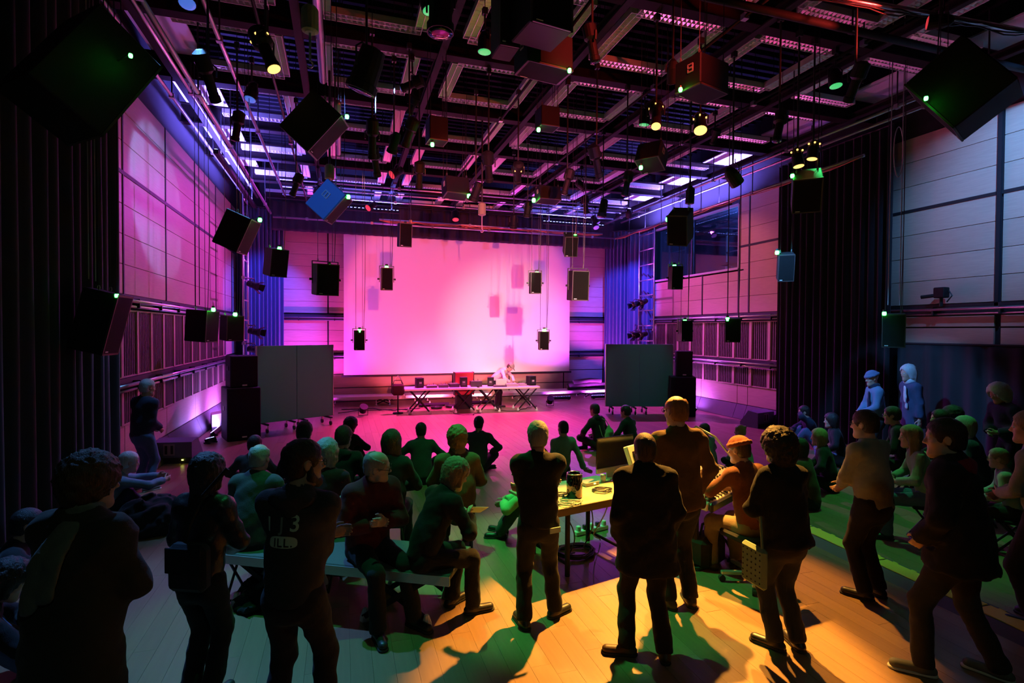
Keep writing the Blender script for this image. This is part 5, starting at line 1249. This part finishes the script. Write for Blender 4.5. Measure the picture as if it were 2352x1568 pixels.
    if beard:
        def bf(P):
            d = cap(P, HP(-.05, .02, -.075), HP(0, .072, -.106), .026*hs, .030*hs); d = smin(d, cap(P, HP(.05, .02, -.075), HP(0, .072, -.106), .026*hs, .030*hs), .02)
            d = smin(d, cap(P, HP(-.022, .092, -.046), HP(.022, .092, -.046), .007*hs, .007*hs), .01)
            d = smin(d, cap(P, HP(-.062, .012, -.02), HP(-.05, .02, -.075), .014*hs, .024*hs), .015); d = smin(d, cap(P, HP(.062, .012, -.02), HP(.05, .02, -.075), .014*hs, .024*hs), .015)
            d = smax(d, -ell(P, HP(0, .105, -.066), .022*hs, .03*hs, .011*hs, F), .005)
            return d+wob(P, 120, .0025, 1)
        lo, hi = bounds([HP(0, .03, -.07)], .12*hs); V, Q = surfnet(bf, lo, hi, .008*hs*lod**.6); net_obj('beard', [(V, Q, haircol)], root)
    if hat:
        def hf(P):
            d = ell(P, HP(0, -.016, .045), .094*hs, .115*hs, .100*hs, F); q = ((P-hc)@F.T)/hs
            d = smax(d, (.035-.18*q[:, 1]-q[:, 2])*hs, .008)
            if hat == 'cap': d = smin(d, ecap(P, HP(0, .09, .045), HP(0, .155, .036), .07*hs, .055*hs, ex, .10), .01)
            else: 
                rg = np.abs(ell(P, HP(0, -.014, .038), .098*hs, .119*hs, .2*hs, F))-.008; rg = smax(rg, np.abs(q[:, 2]-.055+.18*q[:, 1])*hs-.02*hs, .006); d = smin(d, rg, .01)
            return d+(wob(P, 90, .0012, 2))
        lo, hi = bounds([HP(0, 0, .05), HP(0, .1, .05)], .14*hs); V, Q = surfnet(hf, lo, hi, .008*hs*lod**.6)
        net_obj('cap' if hat == 'cap' else 'knit_hat', [(V, Q, haircol if hat is True else ('hat_'+hat if 'hat_'+hat in MATS else 'cloth_navy'))], root)
    if glasses:
        g = MB()
        for q in (-1, 1):
            c = np.array([q*.033, .104, .004]); g.tube([HP(*(c+np.array([.025*math.cos(t), 0, .019*math.sin(t)]))) for t in np.arange(12)*math.pi/6], .0022*hs, 5, True)
            g.tube([HP(q*.057, .100, .008), HP(q*.076, .05, .012), HP(q*.080, -.01, .006)], .0022*hs, 5)
        g.tube([HP(-.008, .106, .008), HP(.008, .106, .008)], .0022*hs, 5); g.build('glasses', 'black_plastic', root)
    if hood:
        def hd_(P):
            d = ecap(P, nb+T2@A((-.085, -.055, -.02)), nb+T2@A((.085, -.055, -.02)), .055*s, .055*s, T2[:, 1], .8)
            d = smin(d, ecap(P, nb+T2@A((0, -.085, -.03)), nb+T2@A((0, -.095, -.085)), .080*s, .05*s, T2[:, 0], .45), .06)
            d = smin(d, cap(P, nb+T2@A((-.085, -.03, -.0)), nb+T2@A((-.06, .06, -.02)), .035*s, .025*s), .03); d = smin(d, cap(P, nb+T2@A((.085, -.03, -.0)), nb+T2@A((.06, .06, -.02)), .035*s, .025*s), .03)
            d = smax(d, -ell(P, nb+T2@A((0, -.035, .055)), .085*s, .055*s, .05*s, np.eye(3)), .02)
            return d+wob(P, 30, .005, 1)
        lo, hi = bounds([nb], .22*s); V, Q = surfnet(hd_, lo, hi, .013*lod); net_obj('hood', [(V, Q, hood if isinstance(hood, str) else top)], root)
    if scarf:
        def sf(P):
            c0 = nb+T2@A((0, .012, .03))
            d = np.abs(ecap(P, c0-T2@A((0, 0, .02)), c0+T2@A((0, 0, .025)), .082*s, .075*s, T2[:, 0], .95))-.020*s
            hh = (P-c0)@T2[:, 2]; d = smax(smax(d, hh-.055*s, .02), -.05*s-hh, .02)
            for (p1, p2, p3) in scarf[1]:
                d = smin(d, ecap(P, ch+T2@A(p1), ch+T2@A(p2), .045*s, .048*s, T2[:, 0], .32), .02)
                d = smin(d, ecap(P, ch+T2@A(p2), ch+T2@A(p3), .048*s, .052*s, T2[:, 0], .3), .02)
            return d+wob(P, 38, .003, 2)
        lo, hi = bounds([nb, *[ch+T2@A(p) for q in scarf[1] for p in q]], .16*s); V, Q = surfnet(sf, lo, hi, .012*lod); net_obj('scarf', [(V, Q, scarf[0])], root)
    if belt:
        pass
    root['_'] = 0; del root['_']
    PEOPLE.append(root)
    return root, dict(pos=np.array(pos, float), pel=pel, waist=waist, ch=ch, nb=nb, T1=T1, T2=T2, H=H, hc=hc, s=s, hw=hw, el=el, kn=kn, an=an, SH=SH, jacket=jk, HP=HP)
# ------------------------------------------------------------------ the audience
FR = [(-.07, .24, 1.06), (.07, .26, 1.04)]; DOWN = [(-.25, .03, .82), (.25, .03, .82)]; POCK = [(-.21, .10, .93), (.21, .10, .93)]; CROSS = [(.10, .22, 1.17), (-.10, .25, 1.13)]
EOUT = [(-1, -.5, -.3), (1, -.5, -.3)]
ST = lambda w=.11, a=0, b=0: [(-w, a, .085), (w, b, .085)]
def sit(kind, **o):
    d = {'cross': dict(hip=(0, 0, .15), lean=(9, 0), lean2=6, feet=[(.12, .30, .085), (-.10, .36, .085)], knees=[(-1, .15, .45), (1, .15, .45)], toes=[(.9, .3, 0), (-.9, .3, 0)], hands=[(-.24, .30, .30), (.22, .32, .30)], elbows=[(-1, -.3, -.2), (1, -.3, -.2)]),
         'knees': dict(hip=(0, 0, .14), lean=(16, 0), lean2=8, feet=[(-.10, .50, .085), (.10, .52, .085)], knees=[(-.2, .1, 1), (.2, .1, 1)], toes=[(-.2, 1, 0), (.2, 1, 0)], hands=[(-.04, .47, .42), (.06, .48, .40)], elbows=[(-1, 0, -.3), (1, 0, -.3)]),
         'back': dict(hip=(0, 0, .14), lean=(-12, 0), lean2=4, head=(0, 4, 0), feet=[(-.14, .62, .085), (.14, .66, .085)], knees=[(-.3, .1, 1), (.3, .1, 1)], hands=[(-.34, -.24, .05), (.36, -.26, .05)], elbows=[(-.6, -1, 0), (.6, -1, 0)], hand_face=((-.5, -.6, -.1), (.5, -.6, -.1)), curl=(.05, .05)),
         'seat': dict(hip=(0, 0, .57), lean=(8, 0), lean2=8, feet=[(-.13, .42, .085), (.13, .44, .085)], knees=[(-.1, 1, .3), (.1, 1, .3)], hands=[(-.10, .32, .72), (.10, .33, .72)], elbows=EOUT)}[kind]
    d = dict(d); d.update(o); return d
def stool(label, r, face, h=.46):
    t = thing('folding_stool', label, 'stool', (r[0], r[1], 0), -face)
    MB().box((0, 0, h-.02), (.38, .34, .04), ch=.012).build('seat', 'cloth_black', t)
    for sx in (-1, 1):
        for q in (-1, 1): MB().cyl((sx*.15, q*.16, .0), (sx*.15, -q*.14, h-.03), .013, n=6).build('leg', 'steel_dark', t)
    for q in (-1, 1): MB().cyl((-.15, q*.15, .03), (.15, q*.15, .03), .010, n=6).build('stretcher', 'steel_dark', t)
# --- standing foreground
r1, d1 = person('bushy-haired man in a dark coat with a grey scarf at the left front', None, 28, 1.80, at_px=(212, 1050), hands=FR, elbows=EOUT, top='cloth_olive', legs='cloth_dark', hair='curly', haircol='hair_brown', coat=.38, build=1.22, bulk=.018, head=(22, 4, 0), scarf=('scarf_grey', [((.03, -.13, .14), (-.03, -.175, .0), (-.06, -.18, -.20)), ((.07, -.12, .14), (.055, -.175, .02), (.03, -.18, -.14))]), top_name='coat')
r2, d2 = person('short-haired person in a black leather jacket with a shoulder bag at the left', None, 24, 1.62, at_px=(480, 1045), hands=FR, elbows=EOUT, top='leather', legs='cloth_black', hair='wavy', haircol='hair_dark', head=(14, 2, 0), feet=ST(.08), female=True)
r3, d3 = person('bearded man with glasses in a dark sweater with printed letters on its back', None, 22, 1.80, at_px=(700, 1012), hands=CROSS, elbows=EOUT, top='sweater', legs='cloth_dark', hair='short', haircol='hair_dark', beard=True, glasses=True, head=(48, 4, 0), hood=True, feet=ST(.15, -.02, .06), top_name='sweater', collar=False)
r6, d6 = person('grey-haired man in a dark blazer standing with feet apart by the control table', None, 12, 1.69, at_px=(1235, 968), hands=CROSS, elbows=EOUT, top='cloth_black', legs='cloth_black', hair='short', haircol='hair_grey', feet=[(-.13, -.05, .085), (.17, .10, .085)], toes=[(-.3, 1, 0), (.9, .6, 0)], head=(3, 0, 0), shirt=True)
r7, d7 = person('man with cropped hair in a long black coat in the right foreground', None, 12, 1.67, at_px=(1480, 995), hands=[(-.20, .12, .93), (.20, .12, .93)], elbows=[(-.55, -1, 0), (.55, -1, 0)], top='cloth_coat', legs='cloth_black', hair='crop', haircol='hair_brown', coat=.22, coatw=1.5, build=1.2, bulk=.01, feet=[(-.17, -.02, .085), (.11, -.12, .085)], toes=[(-1, .25, 0), (.25, 1, 0)], top_name='coat', shoes='shoe_brown')
r8, d8 = person('tall balding man in a brown jacket behind the long black coat', None, 6, 1.88, at_px=(1552, 909), hands=POCK, elbows=EOUT, top='cloth_brown', legs='cloth_black', hair='bald', haircol='hair_ginger', glasses=True, head=(-10, 2, 0), skin='skin_pale', coat=.06, shoes='shoe_brown')
r10, d10 = person('woman with a dark curly bob, black jacket and grey jeans at the right', None, 2, 1.68, at_px=(1786, 990), hands=FR, elbows=EOUT, top='cloth_black', legs='jeans_grey', hair='bush', haircol='hair_dark', female=True, coat=.05, build=1.1, feet=ST(.09, 0, -.05), toes=[(-.6, 1, 0), (.2, 1, 0)], head=(-12, 4, 0))
r11, d11 = person('man with glasses in a pale shirt standing with clasped hands at the right', None, -4, 1.73, at_px=(1985, 943), hands=[(-.03, .30, 1.02), (.04, .31, 1.0)], elbows=EOUT, top='shirt_pale', legs='cloth_black', hair='short', haircol='hair_dark', glasses=True, head=(-16, 3, 0), build=1.25, top_name='shirt', toes=[(-.5, 1, 0), (.2, 1, 0)], curl=(.8, .8), skin='skin_pale')
r12, d12 = person('man striding in a black jacket with a red hood lining at the right front', None, -24, 1.84, at_px=(2168, 963), hands=[(-.22, .16, .98), (.24, .12, .95)], elbows=EOUT, top='cloth_black', legs='jeans_grey', hair='short', haircol='hair_dark', head=(-22, 2, 0), hood='hood_red', build=1.3, bulk=.02, coat=.14, feet=[(-.14, .16, .085), (.20, -.20, .085)], toes=[(-.4, 1, 0), (.0, 1, 0)], shoes='shoe_grey', sole='sole_white', skin='skin_pale')
r13, d13 = person('man in a grey-green shirt cut by the right edge of the picture', None, -14, 1.80, at_px=(2362, 945), hands=FR, elbows=EOUT, top='shirt_pale', legs='cloth_dark', hair='short', haircol='hair_fair', head=(-14, 2, 0), top_name='shirt')
# --- standing at the sides
def wall_person(label, px, py, d, face, **k):
    q = at_d(px, py, d); h = float(q[2])/1.775*1.75; return person(label, (q[0], q[1], 0), face, min(max(h, 1.55), 1.88), **k)
wall_person('white-haired man in a dark jacket standing by the left slatted wall', 326, 872, 8.3, 34, hands=[(-.10, .22, .98), (.10, .22, .97)], elbows=[(-.3, -1, -.2), (.3, -1, -.2)], top='cloth_navy', legs='jeans', hair='short', haircol='hair_white', head=(12, 4, 0), build=1.15, shoes='shoe_grey', sole='sole_white')
wall_person('person in a bright blue jacket with a knitted hat before the right curtain', 2017, 852, 9.9, -62, hands=[(-.05, .26, 1.02), (.06, .27, 1.0)], elbows=EOUT, top='jacket_blue', legs='cloth_dark', hair='none', hat='knit', head=(-10, 8, 0), female=True, scarf=('cloth_navy', [((-.05, .13, .08), (-.05, .15, -.05), (-.04, .16, -.18))]))
wall_person('white-haired person in a blue coat with a pale scarf before the right wall', 2100, 838, 9.9, -64, hands=DOWN, top='coat_blue', legs='cloth_dark', hair='wavy', haircol='hair_white', head=(-10, 6, 0), coat=.2, build=1.1, scarf=('scarf_white', [((-.07, .13, .10), (-.08, .15, -.05), (-.08, .15, -.22))]), top_name='coat')
wall_person('white-haired man in a dark jacket bending near the right edge', 2325, 880, 7.9, -70, lean=(10, 0), head=(-5, 16, 0), hands=FR, elbows=EOUT, top='cloth_navy', legs='cloth_dark', hair='bush', haircol='hair_white')
# --- bench sitters in the foreground
r4, d4 = person('bald man with glasses in a dark red jacket sitting on the bench', None, 156, 1.76, at_px=(868, 1036), **sit('seat', hip=(0, 0, .60), feet=[(.16, .50, .085), (-.16, .52, .085)][::-1], hands=[(-.02, .28, .86), (.08, .22, .84)], hair='bald', haircol='hair_grey', bulk=.015, head=(-52, 10, 0), top='cloth_red', legs='cloth_dark', glasses=True, lean=(4, 0), build=1.12, skin='skin_pale', curl=(.2, .5)))
r5, d5 = person('fair-haired person in black holding a paper on the bench end', None, 72, 1.72, at_px=(1048, 1056), **sit('seat', hip=(0, 0, .60), lean=(16, 0), lean2=12, head=(6, 14, 0), hair='wavy', haircol='hair_fair', top='cloth_black', legs='cloth_black', hands=[(-.14, .42, .84), (.10, .40, .86)], feet=[(-.10, .34, .085), (.14, .42, .085)]))
# --- stool sitters behind them
rows = [('balding man seen from behind seated at the left of the audience', 597, 1020, 20, dict(hair='bald', haircol='hair_grey', top='cloth_mid', build=1.2)),
        ('dark-haired man in a dark jacket seated behind the sweater man', 700, 968, 14, dict(hair='short', haircol='hair_dark', top='cloth_black')),
        ('person with wavy grey hair seated beside the bearded man', 752, 1010, 22, dict(hair='wavy', haircol='hair_grey', top='cloth_wine')),
        ('person with a round dark head of hair in a dark hooded jacket', 790, 978, 22, dict(hair='short', haircol='hair_brown', top='cloth_black', hood=True)),
        ('woman with long brown hair seated left of centre', 900, 988, 14, dict(hair='long', haircol='hair_brown', top='cloth_black', female=True)),
        ('ginger-haired man in a brown coat with a pale collar', 1050, 982, 8, dict(hair='curly', haircol='hair_ginger', top='cloth_brown', build=1.2, scarf=('khaki', [])))]
for lb, x, y, fc, kw in rows:
    r, d = person(lb, None, fc, 1.74, at_px=(x, y), **sit('seat', legs='cloth_dark', **kw)); stool('folding stool under the '+lb.split(' seated')[0].split(' in a')[0].split(' with')[0]+' at '+str(('the far left', 'the second place', 'the third place', 'the fourth place', 'the fifth place', 'the sixth place')[[q[0] for q in rows].index(lb)])+' of the row', d['pos'], fc)
# --- floor sitters
flo = [('dark-haired person half hidden behind the balding man', 586, 1000, 20, 'cross', dict(hair='short', top='cloth_mid')),
       ('curly-haired person in black seated on the floor with one knee raised', 806, 960, 40, 'knees', dict(hair='curly', haircol='hair_black', top='cloth_black', legs='cloth_black')),
       ('person in a dark green jacket on the floor at the centre left', 967, 971, 6, 'cross', dict(hair='short', top='cloth_teal', legs='cloth_dark')),
       ('person in a dark green shirt on the floor with one elbow on the knee', 1100, 956, 20, 'cross', dict(hair='short', top='cloth_teal', legs='cloth_dark')),
       ('thin person in a green top leaning back on both hands on the floor', 1293, 966, -6, 'back', dict(hair='crop', haircol='hair_dark', top='shirt_green', legs='cloth_dark')),
       ('person with a lime drawstring bag sitting on the floor', 1365, 927, -26, 'cross', dict(hair='short', top='cloth_black', legs='cloth_dark', hood=True)),
       ('dark-haired person in black sitting on the floor beside the lime bag', 1436, 931, -32, 'cross', dict(hair='short', haircol='hair_black', top='cloth_black', legs='cloth_black')),
       ('child with dark hair in a green shirt behind the mixing desk', 1617, 972, -20, 'cross', dict(hair='short', top='shirt_green', legs='cloth_dark', h=1.5)),
       ('child with fair tied hair in a pale green top behind the mixing desk', 1699, 976, -24, 'cross', dict(hair='bun', haircol='hair_blond', top='shirt_green', legs='cloth_dark', h=1.5)),
       ('person with a hand at the mouth sitting on the floor by the right curtain', 1846, 932, -58, 'knees', dict(hair='short', haircol='hair_dark', top='cloth_navy', legs='jeans', hands=[(-.05, .34, .78), (.10, .46, .40)])),
       ('dark-haired person in black on the floor behind the blond woman', 1908, 950, -50, 'cross', dict(hair='bob', haircol='hair_black', top='cloth_black', legs='jeans')),
       ('blond woman in black sitting on the floor at the right', 1880, 985, -44, 'cross', dict(hair='long', haircol='hair_blond', top='cloth_black', legs='cloth_dark', female=True)),
       ('person in a brown top sitting on the floor left of the blond woman', 1834, 1008, -28, 'cross', dict(hair='bob', haircol='hair_dark', top='cloth_brown', legs='cloth_dark', female=True)),
       ('person in lime sitting on the floor hidden behind the dark blazer', 1196, 1058, -60, 'knees', dict(hair='short', top='lime', legs='cloth_teal')),
       ('old man in a blue shirt sitting on the floor with arms on his knees', 297, 1038, 62, 'knees', dict(hair='short', haircol='hair_white', top='shirt_blue', legs='cloth_navy', hands=[(-.14, .66, .52), (.08, .68, .50)], top_name='shirt', lean=(20, 0))),
       ('dark figure in jeans seated on the floor against the left curtain', 66, 1170, 70, 'knees', dict(hair='short', haircol='hair_black', top='cloth_black', legs='jeans', sole='sole_grey')),
       ('crouched figure in jeans at the bottom left corner', 22, 1290, 64, 'knees', dict(hair='wavy', haircol='hair_black', top='cloth_black', legs='jeans', lean=(24, 0), head=(10, 14, 0)))]
FD = {}
for lb, x, y, fc, kd, kw in flo:
    kw = dict(kw); h = kw.pop('h', 1.72); FD[lb] = person(lb, None, fc, h, at_px=(x, y), **sit(kd, **kw))
# --- right-hand rows on stools
rr = [('man with glasses seated in the right rows with a green-lit brow', 2048, 934, -40, dict(hair='short', glasses=True, top='cloth_black')),
      ('girl with long fair hair in a bright green-lit jacket seated at the right', 2090, 978, -46, dict(hair='long', haircol='hair_fair', top='shirt_green', legs='jeans', female=True)),
      ('dark-haired man seated behind the long-haired girl', 2158, 941, -44, dict(hair='short', top='cloth_black')),
      ('person with dark curls seated in the last right row', 2186, 935, -40, dict(hair='curly', haircol='hair_dark', top='cloth_black')),
      ('grey-haired person with green light on the crown in the right rows', 2214, 958, -36, dict(hair='wavy', haircol='hair_grey', top='cloth_navy')),
      ('child with short hair and glasses seated low at the right edge', 2292, 1030, -36, dict(hair='short', haircol='hair_fair', top='shirt_pale', h=1.45, glasses=True))]
for i, (lb, x, y, fc, kw) in enumerate(rr):
    kw = dict(kw); h = kw.pop('h', 1.72); kw.setdefault('legs', 'cloth_dark'); r, d = person(lb, None, fc, h, at_px=(x, y), **sit('seat', **kw))
    if h > 1.6: stool('folding stool under the '+lb.split(' seated')[0].split(' in ')[0]+' in the right rows', d['pos'], fc)
    else: stool('low folding stool under the child at the right edge', d['pos'], fc, .38)
# --- engineer
re_, de = person('sound engineer in a rust sweater seated at the mixing desk', None, -6, 1.74, at_px=(1697, 1004), **sit('seat', hip=(0, 0, .60), hair='crop', haircol='hair_brown', hat='rust', top='cloth_rust', legs='khaki', hands=[(-.14, .48, .84), (.16, .44, .82)], head=(-16, 4, 0), feet=[(-.16, .40, .085), (.16, .36, .085)], build=1.1, shoes='shoe_brown'))
oc = thing('office_chair', 'office chair with a star base under the sound engineer', 'chair', (de['pos'][0], de['pos'][1], 0), 6)
MB().box((0, 0, .47), (.46, .46, .07), ch=.02).build('seat', 'cloth_black', oc); MB().cyl((0, 0, .10), (0, 0, .44), .028, n=10).build('gas_lift', 'chrome', oc)
for i in range(5):
    a = R(72*i+10); e = np.array([.30*math.cos(a), .30*math.sin(a), .075]); MB().box(np.array([e[0]/2, e[1]/2, .09]), (.32, .045, .035), np.array(Matrix.Rotation(a, 3, 'Z')), ch=.006).build('base_arm', 'alu', oc)
    MB().cyl((e[0]-.02*math.sin(a), e[1]+.02*math.cos(a), .032), (e[0]+.02*math.sin(a), e[1]-.02*math.cos(a), .032), .032, n=12).build('caster', 'rubber', oc)
MB().box((0, -.26, .78), (.40, .05, .34), ch=.02).build('backrest', 'cloth_black', oc); MB().box((0, -.24, .54), (.06, .03, .22)).build('back_post', 'steel_dark', oc)
# --- performer
pp = at_z(1152, 938, 0); ps_, dp_ = person('performer in a white shirt and cap bending over the stage table', (pp[0]-.05, 16.82, 0), 128, 1.76, hip=(0, -.16, .90), lean=(44, 0), lean2=12, head=(0, 26, 0), hands=[(-.12, .50, .86), (.16, .46, .86)], elbows=[(-1, -.2, .2), (1, -.2, .2)], top='shirt_white', legs='cloth_black', hair='crop', haircol='hair_brown', hat='cap', top_name='shirt', feet=ST(.14))
# --- carried things
def proj_back(data, root, poly2, z_off, name, m, lift=.004, tri=None):
    """lay flat outlines (x right, z up, metres from the chest centre) on the back of a garment"""
    me = data['jacket'].data; bv = BVHTree.FromPolygons([v.co for v in me.vertices], [tuple(p.vertices) for p in me.polygons])
    vs, fs = poly2; out = []
    T = data['T2']; c = data['ch']
    for x, z in vs:
        o = Vector(tuple(c+T@np.array([x, -.6, z+z_off]))); d = Vector(tuple(T@np.array([0, 1.0, 0]))); hit = bv.ray_cast(o, d)
        p = hit[0]-d*lift if hit[0] else o+d*.45; out.append(tuple(p))
    me2 = bpy.data.meshes.new(name); me2.from_pydata(out, [], fs); me2.update(); me2.materials.append(M(m)); return link(name, me2, root)
def text_mesh(txt, size, res=3):
    cu = bpy.data.curves.new('lettering', 'FONT'); cu.body = txt; cu.size = size; cu.resolution_u = res; cu.offset = size*.012; cu.align_x = 'CENTER'
    o = bpy.data.objects.new('lettering', cu); COL.objects.link(o); bpy.context.view_layer.update()
    me = o.to_mesh(); vs = [(v.co.x, v.co.y) for v in me.vertices]; fs = [tuple(p.vertices) for p in me.polygons]; o.to_mesh_clear(); bpy.data.objects.remove(o); bpy.data.curves.remove(cu); return vs, fs
def shear(t, dx=0, dz=0, s_=1): return [(x*s_+dx, z*s_+dz) for x, z in t[0]], t[1]
proj_back(d3, r3, shear(text_mesh('1', .12), -.12, -.03), .0, 'letter', 'print_green'); proj_back(d3, r3, shear(text_mesh('J', .11), -.03, -.02), .0, 'letter', 'print_dim'); proj_back(d3, r3, shear(text_mesh('3', .13), .05, -.02), .0, 'letter', 'print_green')
ov = []; ovf = []
for k_ in range(1, 5):
    for a in np.arange(28)*2*math.pi/28: ov.append((.085*k_/4*math.copysign(abs(math.cos(a))**.6, math.cos(a))-.02, .034*k_/4*math.copysign(abs(math.sin(a))**.6, math.sin(a))))
for i in range(28):
    ovf.append((112, i, (i+1) % 28))
    for k_ in range(3): ovf.append((k_*28+i, (k_+1)*28+i, (k_+1)*28+(i+1) % 28, k_*28+(i+1) % 28))
bdg = proj_back(d3, r3, (ov+[(-.02, 0)], ovf), -.085, 'printed_badge', 'print_green', .004)
for t_, x_ in (('I', -.065), ('L', -.036), ('L', .004), ('.', .034)): proj_back(d3, bdg, shear(text_mesh(t_, .068), x_, -.024), -.085, 'letter', 'print_black', .009)
# white label on the blazer man's hip
lb_ = MB(); q = d6['pel']+np.array([.12, -.14, -.05]); lb_.box(q, (.10, .008, .045), np.array(Matrix.Rotation(R(20), 3, 'Z'))); lb_.build('paper_tag', 'print_green', r6)
# shirt collar of the blazer man
# paper in the bench sitter's hand
w_ = r5.matrix_world
bpy.context.view_layer.update(); hp = r5.matrix_world @ Vector(tuple((d5['hw'][1]+d5['hw'][0])/2+np.array([0, .13, .02])))
tag(MB().box((0, 0, 0), (.20, .15, .003), np.array(Matrix.Rotation(R(-35), 3, 'X') @ Matrix.Rotation(R(20), 3, 'Z'))).build('paper_sheet', 'paper', loc=hp), 'yellowish sheet of paper held by the person on the bench end', 'paper')
# shoulder bag of the leather jacket person
sb = thing('satchel', 'dark shoulder bag at the left hip of the leather jacket', 'bag', r2.matrix_world @ Vector((.07, -.19, .86)), -24); MB().box((0, 0, .14), (.26, .11, .30), ch=.035).build('bag', 'cloth_dark', sb); MB().box((0, -.06, .20), (.24, .012, .16), ch=.004).build('flap', 'cloth_black', sb)
MB().tube([(-.06, .03, .28), (-.02, .05, .42), (.06, .05, .58), (.18, .12, .74)], .014, 6).build('strap', 'cloth_black', sb)
# lime drawstring bag
rl_, dl_ = FD['person with a lime drawstring bag sitting on the floor']
bb = thing('drawstring_bag', 'lime green drawstring bag on the back of a floor sitter', 'bag', rl_.matrix_world @ Vector(tuple(dl_['ch']+np.array([.06, -.26, -.14]))), 26)
def bagf(P): return smin(ell(P, np.array([0, 0, -.06]), .15, .055, .16, np.eye(3)), cap(P, np.array([0, 0, .05]), np.array([-.03, 0, .18]), .075, .015), .06)+wob(P, 40, .005, 1)
V, Q = surfnet(bagf, (-.22, -.12, -.28), (.22, .12, .28), .018); net_obj('sack', [(V, Q, 'lime')], bb)
MB().tube([(-.03, 0, .18), (-.08, .03, .28), (-.13, .10, .32)], .008, 5).tube([(-.10, 0, -.16), (-.17, .06, -.02), (-.19, .12, .18)], .008, 5).build('cord', 'lime', bb)
# spotted bag of the woman in grey jeans
db_ = thing('spotted_bag', 'pale green bag with dark dots at the side of the grey jeans', 'bag', r10.matrix_world @ Vector((-.24, .06, .50)), 0); MB().box((0, 0, .16), (.06, .26, .32), ch=.025).build('bag', 'lime_dull', db_)
for i in range(5):
    for j in range(6): MB().cyl((-.031, -.09+.045*i, .05+.045*j), (-.033, -.09+.045*i, .05+.045*j), .007, n=6).build('dot', 'print_black', db_)
MB().tube([(0, -.08, .31), (.02, -.04, .50), (.04, .0, .62)], .010, 5).build('strap', 'lime_dull', db_)
# jackets and bags heaped at the left
def heap(label, px, py, w, d, h, m, seed):
    c = at_z(px, py, 0)
    def f(P): return smax(smin(ell(P, np.array([0, 0, h*.2]), w, d, h, np.eye(3)), ell(P, np.array([w*.4, .1, h*.1]), w*.6, d*.8, h*.8, np.eye(3)), .1)+wob(P, 14, .03, seed)+wob(P, 34, .012, seed), .005-P[:, 2], .02)
    V, Q = surfnet(f, (-w*1.5, -d*1.6, -.05), (w*1.5, d*1.6, h*1.7), .025); t = thing('clothes_heap', label, 'clothes', c); net_obj('folded_cloth', [(V, Q, m)], t)
heap('heap of dark coats beside the old man on the floor', 350, 1215, .42, .36, .34, 'cloth_dark', 1.0)
heap('dark bag heap at the left curtain foot', 165, 1245, .38, .34, .42, 'cloth_black', 2.0)
heap('dark coat dropped on the floor by the bench', 585, 1385, .16, .22, .16, 'cloth_black', 3.0)
